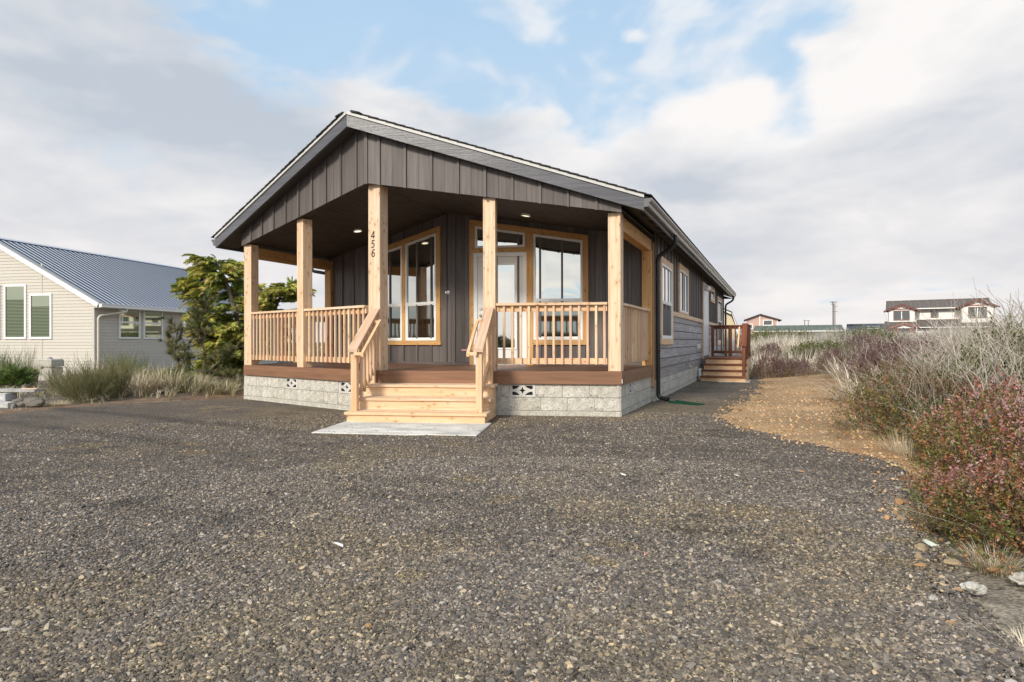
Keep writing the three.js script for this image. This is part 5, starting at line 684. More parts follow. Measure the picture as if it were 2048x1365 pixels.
// -- the bank on the right: near shrubs first
const PR_ = rng(2024);
{
  const red = [0, 1].map(k => moundShrub(301 + k, { h: 0.80, sprigs: 2300, per: 6, shoot: 0.10, leaf: 0.034, a: RED, b: RUST, topHue: 0.7, cut: 0.76 })), brn = moundShrub(311, { h: 0.75, sprigs: 1500, per: 6, shoot: 0.12, leaf: 0.036, a: BROWN, b: RUST, topHue: 0.1, cut: 0.48, mat: K.leafDull }), dark = [0, 1].map(k => moundShrub(321 + k, { h: 0.8, sprigs: 900, per: 6, shoot: 0.15, leaf: 0.05, a: PURP, b: BROWN, mat: K.leafDull, topHue: 0.4 })), grn = moundShrub(331, { h: 0.7, sprigs: 950, per: 6, shoot: 0.14, leaf: 0.045, a: GREEN, b: OLIVE, mat: K.leafDull });
  // plants are scaled so that each one's top lies on its line of sight
  const P = (src, nm, lab, u, Z, turn, vtop, wide = 1, cat = 'shrub') => { const [x, z] = xz(u, Z), y = H(x, z) - 0.02, s = Math.max(0.15, (EYE + (684 - vtop) * Z / FPX - y) / topOf(src)); return plant(src, nm, lab, cat, x, z, turn, [s * wide, s, s * wide], undefined, y); };
  P(red[0], 'red_leaf_shrub', 'big red and olive leaved shrub at the right edge, nearest the camera', 2135, 3.75, 0.4, 800, 0.8);
  P(red[1], 'red_leaf_shrub', 'low red and olive shrub spilling onto the gravel, left front of the big one', 2010, 4.2, 2.1, 885, 0.85);
  P(red[0], 'red_leaf_shrub', 'pinkish red leaved shrub standing just behind the big one at the right edge', 2055, 5.1, 3.3, 785, 0.95);
  P(red[1], 'red_leaf_shrub', 'low red shrub behind the straw tuft at the foot of the grey twig bushes', 1965, 5.4, 5.0, 838, 0.95);
  P(red[1], 'red_leaf_shrub', 'red and green shrub cut off by the right edge, below the big one', 2290, 3.25, 1.0, 850, 0.8);
  P(red[1], 'red_leaf_shrub', 'low orange red skirt of leaves above the white stone', 2040, 3.45, 4.0, 945, 0.9); P(red[0], 'red_leaf_shrub', 'low leafy shrub at the very right edge, above the cut white stone', 2110, 3.2, 5.2, 930, 1.0);
  P(brn, 'olive_shrub', 'brown and olive shrub at the edge of the orange path, before the grey twigs', 1838, 6.9, 0.6, 765, 0.72); P(brn, 'olive_shrub', 'smaller brown olive shrub to the right, under the grey twigs', 1905, 6.7, 2.6, 772, 0.75); P(brn, 'olive_shrub', 'brown shrub farther along the path, behind the pale grass tuft', 1812, 9.0, 4.2, 738, 0.65); P(dark[0], 'dark_red_shrub', 'dark red shrub between the two brown ones along the path', 1802, 7.9, 1.2, 788, 0.7);
  const DS = [[1778, 12.6, 692, 0.85, 'dark red shrub at the right edge of the path, tallest of the dark reds'], [1733, 15.5, 702, 0.75, 'dark red brown shrub left of the tallest dark red one'], [1825, 13.6, 690, 1, 'dark red shrub half hidden behind the grey twigs'], [1664, 19.5, 706, 0.85, 'purple red shrub beside the bare sandy gap'], [1602, 19.5, 722, 0.9, 'red brown shrub right of the pair near the side steps'], [1540, 18.6, 716, 1.15, 'low red brown shrub across the path from the side steps'], [1574, 18.8, 720, 1.1, 'low red brown shrub just right of the one across from the side steps'], [1542, 25, 690, 1.0, 'round dark red shrub standing alone in pale grass'], [1675, 24, 700, 0.95, 'purple shrub in front of the bright green mound'], [1850, 15, 690, 1.2, 'dark red shrub deep among the grey twigs'], [1790, 20, 690, 1.2, 'reddish shrub far back in the grey twigs'], [1725, 30, 674, 1.3, 'low reddish shrub before the dark blue roofed house']];
  DS.forEach(([u, Z, v, w, l], i) => P(dark[i % 2], 'dark_red_shrub', l, u, Z, i * 1.7, v, w * 0.62));
  P(grn, 'green_shrub', 'bright green mound in the dune scrub below the green roof', 1642, 25.5, 0, 687, 1.25); P(grn, 'green_shrub', 'green bush on the skyline before the dark blue roof', 1733, 42, 2, 664, 1.1); for (const [u, Z, l, v] of [[1512, 48, 'dark green hedge bush nearest the pink house', 664], [1548, 50, 'green hedge bush under the left end of the green roof', 664], [1590, 52, 'olive bush under the middle of the green roof', 664], [1703, 20, 'small green bush among the pale grass', 716]]) P(grn, 'green_shrub', l, u, Z, u, v + 3, 1.0);
  for (const [u, Z, v, w, l] of [[2015, 7.2, 735, 0.7, 'dark green leaves under the front grey twigs, right'], [2048, 8.4, 668, 0.6, 'green bush standing up among the grey twigs at the right edge'], [1900, 8.8, 752, 0.7, 'green leaves under the grey twigs behind the olive shrubs']]) P(grn, 'green_shrub', l, u, Z, u, v, w);
  // bare grey shrubs, rank by rank
  const tw = [0, 1, 2].map(k => twigShrub(401 + k, { green: [0.14, 0.34, 0.04][k], greenTop: [0.7, 1.0, .6][k] }));
  const skyline = u => { const k = [[1690, 715], [1740, 708], [1780, 700], [1830, 680], [1880, 664], [1930, 650], [1975, 640], [2048, 614], [2200, 585]]; for (let i = 1; i < k.length; i++) if (u < k[i][0]) return lerp(k[i - 1][1], k[i][1], (u - k[i - 1][0]) / (k[i][0] - k[i - 1][0])); return 560; };
  const ranks = [['front', 6.3, [[1925, 75, 1], [1985, 60, 1], [2060, 50, 0], [2140, 40, 1]]], ['second', 7.9, [[1868, 50, 0], [1900, 34, 1], [1965, 26, 1], [2040, 16, 1], [2115, 5, 0]]], ['third', 9.8, [[1828, 34, 0], [1880, 20, 2], [1935, 12, 2], [2010, 8, 0], [2090, 0, 2]]], ['fourth', 12.4, [[1800, 16, 2], [1835, 10, 2], [1900, 6, 2], [1975, 4, 0], [2060, 0, 2]]], ['back', 16.5, [[1735, 14, 2], [1790, 6, 2], [1850, 2, 2], [1915, 0, 2], [1980, 0, 2], [2060, 0, 2]]]];
  const ord = ['first', 'second', 'third', 'fourth', 'fifth', 'sixth'];
  ranks.forEach(([rk, Z, L], j) => L.forEach(([u, dv, k], i) => P(tw[k], 'twig_shrub', `bare grey twigged shrub, ${ord[i]} from the left in the ${rk} rank of the thicket`, u, Z + (i % 2) * 0.5, i * 2.4 + j, skyline(u) + dv, Z > 12 ? 1.25 : 1.0)));
  // grass tufts
  const st = [0, 1].map(k => tuft(501 + k, { n: 360, r: 0.22, h: 0.55, w: 0.009, cols: STRAW, flop: 1.1 })), pa = [0, 1].map(k => tuft(511 + k, { n: 420, r: 0.4, h: 0.75, w: 0.014, cols: PALE, flop: 1.0 })), gg = tuft(521, { n: 420, r: 0.25, h: 0.7, w: 0.008, cols: GGRASS, flop: 0.8 });
  const Tf = (src, lab, u, Z, turn, s, nm = 'grass_tuft') => { const [x, z] = xz(u, Z); plant(src, nm, lab, 'grass', x, z, turn, s); };
  Tf(st[0], 'straw coloured grass tuft at the path edge between the olive and red shrubs', 1812, 5.9, 0, [0.5, 0.6, 0.5]); Tf(gg, 'green grass tuft right behind the straw tuft', 1866, 5.9, 0, [0.6, 0.8, 0.6]); Tf(st[1], 'dry grass tuft beside the gravel edge left of the big red shrub', 1862, 3.75, 1, [0.34, 0.34, 0.34]); Tf(st[0], 'dry grass under the big red shrub by the white stone', 1985, 3.05, 2, [0.36, 0.26, 0.36]); Tf(st[1], 'flattened straw stalks in the lower right corner', 2070, 2.2, 2.5, [0.45, 0.14, 0.45]);
  const PG = [[1748, 10.6, 0.95, 'white dry grass tuft at the path edge beside the twig thicket'], [1700, 17.5, 1.0, 'pale dry grass before the dark red shrubs'], [1618, 20.5, 1.15, 'pale dry grass between the two red brown shrubs'], [1690, 21, 1.0, 'pale grass right of the purple red shrub'], [1520, 22, 1.1, 'pale grass just right of the side steps'], [1515, 28, 1.5, 'pale grass behind the round dark red shrub'], [1570, 27, 1.5, 'pale grass right of the round dark red shrub'], [1600, 30, 1.4, 'pale grass left of the green mound'], [1548, 32, 1.6, 'pale grass farther back, above the round dark shrub'], [1510, 36, 1.8, 'pale grass below the dark hedge']];
  PG.forEach(([u, Z, s, l], i) => Tf(pa[i % 2], l, u, Z, i, [s * 1.35, s * 1.05, s * 1.35], 'pale_grass_tuft'));
}
// -- far scrub and dune grass that read as one mass
{
  const r = rng(77), lists = [[], [], []]; const mini = rng(5), gb = new GB(); twigs(gb, mini, { stems: 12, tilt: 1.2, base: 0.3, len: 1.0, rad: 0.014, levels: 2, kids: [5, 3], spread: 0.7, bend: 0.3, lift: 0.05, cols: [[1, 1, 1]], min: 0.005 }); const tg = gb.geo(); tg.deleteAttribute('color');
  const gb2 = new GB(); for (let i = 0; i < 34; i++) { const a = mini() * 6.28, b = mini() * 0.5; let p = V(Math.cos(a) * b, 0, Math.sin(a) * b); const l = 0.4 + mini() * 0.5; gb2.blade([p, p.clone().add(V(Math.cos(a) * 0.1, l * 0.6, Math.sin(a) * 0.1)), p.clone().add(V(Math.cos(a) * 0.35, l, Math.sin(a) * 0.35))], 0.035, [1, 1, 1], V(-Math.sin(a), 0, Math.cos(a))); } const gg = gb2.geo(); gg.deleteAttribute('color');
  const gb3 = new GB(); for (let i = 0; i < 170; i++) { const a = mini() * 6.28, h = Math.pow(mini(), 0.6), b = (0.55 * Math.sqrt(1.02 - h * h)) * (0.75 + mini() * .35); const p = V(Math.cos(a) * b, h * 0.7, Math.sin(a) * b), e = V(mini() - 0.5, mini() - 0.2, mini() - 0.5).normalize().multiplyScalar(0.10); gb3.blade([p, p.clone().add(e), p.clone().addScaledVector(e, 2)], 0.07, [1, 1, 1], V(mini() - .5, mini() - .5, mini() - .5).normalize()); } const bg = gb3.geo(); bg.deleteAttribute('color');
  const put = (x, z, k, s, c, vt) => { const y = H(x, z); if (vt) { const Zd = -(x - 6.0994) * Math.sin(YAW) - (z - 9.0228) * Math.cos(YAW); s = Math.min(s, (EYE + (684 - vt) * Zd / FPX - y) / (k === 0 ? 1.25 : 0.85)); if (s < 0.15) return; } lists[k].push({ p: [x, y, z], q: new THREE.Quaternion().setFromAxisAngle(UPV, r() * 6.28), s: [s, s * (0.8 + r() * 0.3), s], c }); };
  for (let i = 0; i < 4600; i++) {
    const Z = 13 + Math.pow(r(), 0.8) * 62, u = 1490 + r() * 720, [x, z] = xz(u, Z); const e = Math.max(x - xb(z), Math.min(-16.6 - z, x - 4.6)); if (e < 0.5 || (Z < 19 && u < 1770)) continue;
    const vt = lerp(712, 667, ss(13, 52, Z)) + (u > 1765 && u < 1850 ? 8 : 0) + (r() - 0.5) * 6, n = fbm(x * 0.16, z * 0.16, 3, 201), m = fbm(x * 0.4, z * 0.4, 3, 211), right = ss(1560, 1800, u + (n - 0.5) * 300);
    if (r() < lerp(0.86, 0.30, right)) put(x, z, 1, 0.8 + r() * 0.6, jit(n > 0.45 ? [0.62, 0.56, 0.46] : [0.50, 0.43, 0.32], r, 0.3), vt);
    else if (m > 0.60 && r() < (u < 1720 ? 0.25 : 0.7)) put(x, z, 2, 0.7 + r() * 0.7, jit(n > 0.52 ? [0.12, 0.12, 0.045] : [0.17, 0.095, 0.08], r, 0.4), vt);
    else put(x, z, 0, 0.8 + r() * 0.5, jit([0.44, 0.40, 0.35], r, 0.4), vt);
  }
  for (let i = 0; i < 900; i++) { const a = -15 - r() * 45, z = -8 - r() * 40; if (a > -9 && z > -20) continue; put(a * 0.8 - 3, z - 12, r() > 0.5 ? 1 : 2, 0.8 + r() * 0.6, jit(r() > 0.5 ? [0.42, 0.36, 0.25] : [0.12, 0.12, 0.04], r, 0.3)); }
  for (let i = 0; i < 1500; i++) { const x = -60 + r() * 130, z = 24 + r() * 30; put(x, z, r() > 0.75 ? 1 : 2, 0.8 + r() * 1.0, jit(r() > 0.3 ? [0.09, 0.10, 0.03] : [0.25, 0.21, 0.13], r, 0.3)); }
  const names3 = [['scrub', 'grey leafless dune scrub running back to the far houses', K.leafDull, tg], ['dune_grass', 'pale dry dune grass between the shrubs', K.leafDull, gg], ['scrub', 'olive and reddish low bushes scattered through the far dune', K.leafDull, bg]];
  names3.forEach(([n, l, m, g], k) => { const o = instanced(null, n, g, m, lists[k]); add(o, n, l, n.replace('_', ' ')); o.userData.kind = 'stuff'; });
}
// -- small dead stalks and grass on the near bank and along the left edge
{
  const r = rng(91), L = []; const gb = new GB(), q = rng(92); for (let i = 0; i < 9; i++) { const a = q() * 6.28, l = 0.5 + q() * 0.6; const p = V(q() * 0.2 - 0.1, 0, q() * 0.2 - 0.1); gb.blade([p, p.clone().add(V(Math.cos(a) * 0.15, l * 0.5, Math.sin(a) * 0.15)), p.clone().add(V(Math.cos(a) * 0.55, l * 0.75, Math.sin(a) * 0.55))], 0.025, [1, 1, 1], V(-Math.sin(a), 0, Math.cos(a))); } const g = gb.geo(); g.deleteAttribute('color');
  for (let i = 0; i < 2600; i++) { const z = -16 + r() * 24, x = xb(z) + 0.15 + Math.pow(r(), 1.3) * 4; if (z > 4.2 && x < 7.8) continue; const s = 0.16 + r() * 0.34; L.push({ p: [x, H(x, z), z], q: new THREE.Quaternion().setFromAxisAngle(UPV, r() * 6.28), s: [s, s, s], c: jit(pick([...STRAW, [0.3, 0.24, 0.16]], r), r, 0.3) }); }
  for (let i = 0; i < 2200; i++) { const z = -6 + r() * 11, x = xl(z) - 0.25 - Math.pow(r(), 1.2) * 7; const pk0 = xz(10, 11.0), nearPlank = Math.hypot(x - pk0[0], z - pk0[1]) < 1.5; if (nearPlank && r() < 0.8) continue; const edge = xl(z) - x; if (edge < 1.0 && z < 2.4 && r() < 0.75) continue; const s = (0.15 + r() * 0.26) * (nearPlank ? 0.5 : 1); L.push({ p: [x, H(x, z), z], q: new THREE.Quaternion().setFromAxisAngle(UPV, r() * 6.28), s: [s, s * 0.8, s], c: jit(pick([...STRAW, [0.3, 0.25, 0.13], [0.2, 0.2, 0.08]], r), r, 0.3) }); }
  const o = instanced(null, 'dry_grass', g, K.leafDull, L); add(o, 'dry_grass', 'thin dry grass and dead stalks on both edges of the gravel', 'grass'); o.userData.kind = 'stuff';
}
// -- left side: broom, grass, pine, windswept conifer
{
  const lean = V(-0.35, 0, -0.1);
  const br = [0, 1].map(k => broom(601 + k, { n: 60, r: 0.22, h: 0.72, tilt: 0.85, lean, cols: [[0.13, 0.14, 0.05], [0.17, 0.165, 0.06], [0.24, 0.20, 0.10], [0.10, 0.11, 0.04]] })), bg = broom(611, { n: 60, r: 0.3, h: 0.6, tilt: 0.8, cols: [[0.13, 0.19, 0.04], [0.17, 0.22, 0.06], [0.10, 0.14, 0.03]] });
  const P = (src, nm, lab, cat, u, Z, turn, v, w = 1) => { const [x, z] = xz(u, Z), y = H(x, z) - 0.02, k = Math.max(0.12, (EYE + (685 - v) * Z / FPX - y) / topOf(src)); return plant(src, nm, lab, cat, x, z, turn, [k * w, k, k * w], undefined, y); };
  P(br[0], 'broom_shrub', 'olive green broom bush leaning left beside the wood plank', 'shrub', 168, 11.7, 0.3, 738, 1.5); P(br[1], 'broom_shrub', 'taller olive broom bush before the corner of the beige house', 'shrub', 222, 12.4, 1.2, 716, 1.1); P(br[0], 'broom_shrub', 'thin broom bush left of the grey block stack', 'shrub', 66, 15.5, 2.6, 730, 0.6);
  P(bg, 'broom_shrub', 'bright green bush behind the broom, under the beige house windows', 'shrub', 268, 16, 0.4, 716, 1.3); P(bg, 'broom_shrub', 'green bush in the straw grass left of the small pine', 'shrub', 352, 14.6, 2, 738, 1.5);
  P(broom(612, { n: 46, r: 0.75, h: 0.85, tilt: 0.4, cols: [[0.085, 0.125, 0.022], [0.12, 0.16, 0.03], [0.06, 0.09, 0.018], [0.15, 0.18, 0.05]] }), 'evergreen_bush', 'dark green upright sprigged bush against the beige house at the left edge', 'shrub', 18, 19.2, 0, 700, 1.0);
  const tf = [0, 1].map(k => tuft(621 + k, { n: 520, r: 0.35, h: 0.75, w: 0.010, cols: STRAW, flop: 1.2, wind: V(-0.5, 0, 0) })), tg = tuft(631, { n: 420, r: 0.32, h: 0.6, w: 0.009, cols: [...GGRASS, STRAW[0], STRAW[1]], flop: 1.2, wind: V(-0.4, 0, 0) });
  [[276, 13.0, 744, 1.3, 'straw grass clump right of the broom bushes'], [326, 13.7, 733, 1.1, 'tall straw grass clump, tallest of the pale clumps at the left'], [248, 15, 730, 1, 'straw grass behind the broom bushes'], [412, 13.9, 755, 1.4, 'straw grass clump in front of the small pine'], [455, 14.2, 762, 1.3, 'low straw grass clump next to the porch corner'], [122, 15.5, 742, 1.0, 'pale straw grass in front of the grey block stack'], [192, 15.5, 728, 1.1, 'pale straw grass below the beige house corner'], [112, 11.2, 800, 2.2, 'flattened straw by the end of the wood plank']].forEach(([u, Z, v, w, l], i) => P(tf[i % 2], 'straw_grass_tuft', l, 'grass', u, Z, i * 1.3, v, w));
  [[375, 13.6, 750, 1.5, 'green and straw grass clump below the small pine'], [438, 13.5, 762, 1.5, 'green grass clump left of the porch corner'], [300, 15, 738, 1.2, 'greenish grass before the beige house wall'], [468, 15.4, 750, 1.3, 'green grass at the trunk of the big conifer']].forEach(([u, Z, v, w, l], i) => P(tg, 'green_grass_tuft', l, 'grass', u, Z, i * 1.1, v, w));

  // conifer sprays
  const spray = (() => { const gb = new GB(), r = rng(701); const main = [V(0, 0, 0), V(0, -0.02, 0.35), V(0, -0.10, 0.7), V(0, -0.22, 1)]; gb.tube(main, 0.010, 0.003, [0.5, 0.42, 0.3], 3); for (let k = 0; k < 64; k++) { const t = 0.05 + k / 64 * 0.95, sgn = k % 2 ? 1 : -1, p = V(0, -0.22 * t * t, t), l = 0.34 * (1.1 - t * 0.75) * (0.7 + r() * 0.6); const e = V(sgn * l, -0.05 - r() * 0.12, l * 0.75), c = jit([1, 1, 1], r, 0.35); gb.blade([p, p.clone().addScaledVector(e, 0.5).add(V(0, 0.02, 0)), p.clone().add(e)], 0.034, c, V(0.2 * sgn, 0.75, 0.6).normalize()); gb.blade([p, p.clone().addScaledVector(e, 0.5).add(V(0, 0.03, 0)), p.clone().add(e)], 0.030, c, V(0.5 * sgn, 0.1, -0.6).normalize()); if (k % 2) gb.blade([p, p.clone().add(V(sgn * 0.05, 0.03, 0.1)), p.clone().add(V(sgn * 0.1, 0.01 - r() * 0.1, 0.22))], 0.028, jit([1, 1, 1], r, .3), V(0.7, 0.5, -0.3).normalize()); } return gb.geo(); })();
  const [tx, tz] = xz(486, 17.6), tree = thing('windswept_conifer', 'big windswept green gold conifer between the beige house and the porch', 'tree', [tx, H(tx, tz), tz], 0);
  { const r = rng(711), gb = new GB(), L = []; const trunk = [V(0, -0.1, 0), V(0.05, 0.6, 0), V(-0.05, 1.3, 0.05), V(-0.25, 2.1, 0), V(-0.5, 2.9, 0), V(-0.8, 3.5, 0)]; gb.tube(trunk, 0.13, 0.03, [0.17, 0.135, 0.10], 7); gb.tube([V(0.02, 0.2, 0), V(0.5, 1.0, 0.1), V(0.9, 2.0, 0), V(1.2, 2.8, 0)], 0.09, 0.02, [0.17, 0.135, 0.10], 6); gb.tube([V(0, 0.25, 0), V(-0.5, 0.8, 0.1), V(-1.2, 1.5, 0), V(-1.75, 2.4, 0.1), V(-2.1, 3.0, 0)], 0.08, 0.015, [0.17, 0.135, 0.10], 6);
    const Wd = at(300, 684, 17).sub(at(478, 684, 17)).normalize();   // the wind blows towards the left of the picture
    const sideA = V(-Wd.z, 0, Wd.x);
    const limbs = (path, n, t0, span) => { const c = new THREE.CatmullRomCurve3(path); for (let i = 0; i < n; i++) { const t = t0 + (1 - t0) * (i + r()) / n, p = c.getPoint(t), a = r() * 6.283, d = V(Math.cos(a), 0.10 + r() * 0.35, Math.sin(a)).addScaledVector(Wd, 0.25).normalize(), len = span * (1.15 - t * 0.75) * (0.6 + r() * 0.6), q = [p]; let e = d.clone(), w = p.clone(); const m = 5; for (let k = 0; k < m; k++) { e.y -= 0.07; e.addScaledVector(Wd, 0.04).normalize(); w = w.clone().addScaledVector(e, len / m); q.push(w); const cnt = 8; for (let s = 0; s < cnt; s++) { const f = e.clone().add(V(r() - 0.5, (r() - 0.5) * 0.34 - 0.05, r() - 0.5).multiplyScalar(1.5)).normalize(), sz = 0.13 + r() * 0.20, tip = (k / m) * 0.7 + r() * 0.5; L.push({ p: [w.x + (r() - .5) * .22, w.y + (r() - .5) * .16, w.z + (r() - .5) * .22], q: dirQ(f, (r() - 0.5) * 1.4 + (Math.abs(f.x) > 2 ? 0 : 0)), s: [sz, sz, sz], c: jit(tip > 0.62 ? pick([[0.58, 0.55, 0.12], [0.48, 0.50, 0.10], [0.62, 0.52, 0.16]], r) : pick([[0.26, 0.33, 0.065], [0.34, 0.40, 0.08], [0.18, 0.24, 0.05], [0.42, 0.43, 0.09]], r), r, 0.35) }); } } gb.tube(q, 0.018, 0.005, [0.17, 0.13, 0.09], 4); } };
    const m4 = new THREE.Matrix4().makeBasis(Wd.clone().negate(), UPV, sideA); // local x runs to the right of the picture
    const tr = pts => pts.map(p => p.clone().applyMatrix4(m4));
    const gb2 = new GB(); gb.p = []; gb.n = []; gb.c = []; gb.i = []; for (const [pts, a, b, k] of [[trunk, 0.13, 0.03, 7], [[V(0.02, 0.2, 0), V(0.5, 1.0, 0.1), V(0.9, 2.0, 0), V(1.2, 2.8, 0)], 0.09, 0.02, 6], [[V(0, 0.25, 0), V(-0.5, 0.8, 0.1), V(-0.85, 1.5, 0), V(-1.2, 2.3, 0.1), V(-1.5, 2.9, 0)], 0.08, 0.015, 6]]) gb.tube(tr(pts), a, b, [0.19, 0.155, 0.12], k);
    limbs(tr(trunk), 66, 0.10, 1.3); limbs(tr([V(0.02, 0.2, 0), V(0.5, 1.0, 0.1), V(0.9, 2.0, 0), V(1.3, 2.75, 0)]), 46, 0.12, 1.15); limbs(tr([V(0, 0.25, 0), V(-0.4, 0.8, 0.1), V(-0.85, 1.5, 0), V(-1.2, 2.3, 0.1), V(-1.5, 2.9, 0)]), 30, 0.25, 0.6);
    part(tree, 'trunk', gb.geo(), K.twig); instanced(tree, 'crown', spray, pm(0.8), L).userData.kind = 'stuff'; shade(tree); }
  // young pine with needle tufts at its branch ends
  const tuftN = (() => { const gb = new GB(), r = rng(721); for (let i = 0; i < 60; i++) { const a = r() * 6.283, t = 0.25 + r() * 1.05, d = V(Math.sin(t) * Math.cos(a), Math.sin(t) * Math.sin(a), Math.cos(t)), p = V(0, 0, -0.5 * r()), c = jit([1, 1, 1], r, 0.4); gb.blade([p, p.clone().addScaledVector(d, 0.6), p.clone().addScaledVector(d, 1).add(V(0, -0.08, 0))], 0.045, c, V(Math.cos(a + 1.57), Math.sin(a + 1.57), 0)); } return gb.geo(); })();
  const pine = (lab, u, Z, paths, sc, cols) => { const [x, z] = xz(u, Z), t = thing('young_pine', lab, 'tree', [x, H(x, z), z], YAW), r = rng(u + 5), gb = new GB(), L = []; const leafAt = (p, d, s) => L.push({ p: [p.x, p.y, p.z], q: dirQ(d, r() * 6), s: [s, s, s], c: jit(pick(cols, r), r, 0.4) });
    for (const [pts, rad, n, span, t0] of paths) { const c = new THREE.CatmullRomCurve3(pts); gb.tube(c.getPoints(10), rad, rad * 0.35, [0.16, 0.125, 0.10], 6); for (let i = 0; i < n; i++) { const tt = t0 + (1 - t0) * (i + r()) / n, p = c.getPoint(tt), dir = c.getTangent(tt), a = r() * 6.283, d = V(Math.cos(a), 0.15 + r() * 0.5, Math.sin(a) * 0.8).addScaledVector(dir, 0.6).normalize(), len = span * (1.1 - tt * 0.6) * (0.5 + r() * 0.7), q = [p]; let e = d.clone(), w = p.clone(); for (let k = 0; k < 4; k++) { e.y += 0.10; e.normalize(); w = w.clone().addScaledVector(e, len / 4); q.push(w); if (k > 1) { const f = V(r() - 0.5, r() * 0.4, r() - 0.5).multiplyScalar(0.45).add(w); gb.tube([w, f], 0.006, 0.004, [0.2, 0.15, 0.11], 3); leafAt(f, f.clone().sub(w).normalize().addScaledVector(e, 0.6).normalize(), 0.10 + r() * 0.05); } } leafAt(w, e, 0.13 + r() * 0.05); if (r() > 0.4) leafAt(q[3], e, 0.11); gb.tube(q, 0.010, 0.005, [0.2, 0.155, 0.115], 4); } leafAt(c.getPoint(1), c.getTangent(1), 0.17); }
    part(t, 'trunk', gb.geo(), K.twig); instanced(t, 'crown', tuftN, pm(0.7), L).userData.kind = 'stuff'; t.scale.setScalar(sc); shade(t); };
  const GC = [[0.11, 0.125, 0.035], [0.085, 0.10, 0.03], [0.15, 0.15, 0.05], [0.19, 0.165, 0.06]];
  pine('small crooked pine with bare lower limbs in front of the beige house', 400, 15.4, [[[V(0, -0.05, 0), V(0.1, 0.3, 0), V(0.02, 0.42, 0), V(-0.35, 0.45, 0), V(-0.6, 0.65, 0), V(-0.62, 1.0, 0.05), V(-0.55, 1.5, 0)], 0.042, 26, 0.55, 0.35], [[V(0.05, 0.3, 0), V(0.12, 0.8, 0), V(0.02, 1.4, 0.1), V(0.1, 2.05, 0)], 0.035, 30, 0.55, 0.4], [[V(0.1, 0.3, 0), V(0.4, 0.55, 0.1), V(0.75, 0.85, 0)], 0.025, 12, 0.45, 0.4], [[V(0, 0.1, 0), V(-0.3, 0.18, 0.1), V(-0.7, 0.24, 0.1)], 0.02, 8, 0.3, 0.4], [[V(0, 0.1, 0), V(0.4, 0.2, 0.2), V(0.9, 0.28, 0.2)], 0.02, 10, 0.35, 0.3]], 1, GC);
  pine('low mounded bright green pine at the left edge above the plank', 22, 14.6, [[[V(0, 0, 0), V(0.2, 0.15, 0), V(0.35, 0.28, 0)], 0.03, 22, 0.35, 0.0], [[V(0, 0, 0), V(-0.3, 0.15, 0), V(-0.5, 0.3, 0)], 0.03, 22, 0.35, 0.0], [[V(0, 0, 0), V(0.1, 0.2, 0.1), V(0.0, 0.4, 0)], 0.03, 16, 0.35, 0.0]], 0.95, [[0.10, 0.165, 0.02], [0.15, 0.20, 0.03], [0.07, 0.12, 0.018]]);
}

// ------------------------------------------------------------------ small things
const lump = (seed, sx, sy, sz, rough = 0.25, det = 3) => { const g = new THREE.IcosahedronGeometry(1, det), p = g.attributes.position; for (let i = 0; i < p.count; i++) { const x = p.getX(i), y = p.getY(i), z = p.getZ(i), k = 1 + (fbm(x * 1.8 + seed + z * 0.7, y * 1.8 + z * 1.5, 4, seed) - 0.5) * rough * 2; p.setXYZ(i, x * k * sx, y * k * sy, z * k * sz); } g.computeVertexNormals(); return g; };
{
  const [bx0, bz0] = xz(98, 18.4), k = thing('block_stack', 'stack of grey concrete blocks with a dark dome on top by the beige house wall', 'block stack', [bx0, H(bx0, bz0), bz0], 0.25);
  const bb = (x, y, z, w, h, d, m) => { const o = part(k, 'block', new RoundedBoxGeometry(w, h, d, 1, 0.015), m); o.position.set(x, y, z); };
  bb(0, 0.10, 0, 0.55, 0.2, 0.42, M.block2); bb(0.02, 0.305, 0, 0.52, 0.2, 0.40, M.block2); bb(0, 0.52, 0.01, 0.62, 0.20, 0.44, M.block2); bb(0.01, 0.635, 0.01, 0.56, 0.025, 0.42, M.concrete);
  const dm = part(k, 'dome', new THREE.SphereGeometry(0.07, 16, 8, 0, Math.PI * 2, 0, Math.PI / 2), M.lap2); dm.position.set(0.02, 0.648, 0);
  // plank on white blocks at the left edge
  const [px, pz] = xz(10, 11.2), pl = thing('plank', 'weathered grey plank lying on white blocks at the left edge', 'plank', [px, 0.24, pz], YAW - 0.05); part(pl, 'board', upright(bx(AX, -1.5, 0, -0.12, 0.66, 0.045, 0.12, 's')), new THREE.MeshStandardMaterial({ color: C3(0.52, 0.50, 0.48), map: T.soft, roughness: 0.85 })); part(pl, 'nailed_strip', bx(AX, 0.32, 0.046, -0.03, 0.62, 0.060, 0.03, 's'), M.pineB);
  for (const [u, Z, w, h, lab] of [[0, 11.1, 0.42, 0.14, 'white concrete block under the plank, upper one'], [-6, 10.85, 0.62, 0.10, 'white concrete block on the ground before the plank']]) { const [x, z] = xz(u, Z), t = thing('white_block', lab, 'block', [x, h > 0.12 ? 0.10 : 0.0, z], YAW - 0.05); const o = part(t, 'body', new RoundedBoxGeometry(w, h, 0.26, 2, 0.012), new THREE.MeshStandardMaterial({ color: C3(0.68, 0.67, 0.66), map: T.rough, roughness: 0.9 })); o.position.y = h / 2 - 0.02; }
  for (const [u, Z, s, lab] of [[36, 10.95, 0.11, 'grey boulder under the plank'], [66, 11.0, 0.13, 'flat grey boulder half buried under the plank end']]) { const [x, z] = xz(u, Z), o = new THREE.Mesh(lump(u, s * 1.6, s * 0.7, s, 0.5), new THREE.MeshStandardMaterial({ color: C3(0.24, 0.22, 0.20), map: T.block, roughness: 0.95 })); o.position.set(x, 0.05, z); add(o, 'boulder', lab, 'rock'); }
}
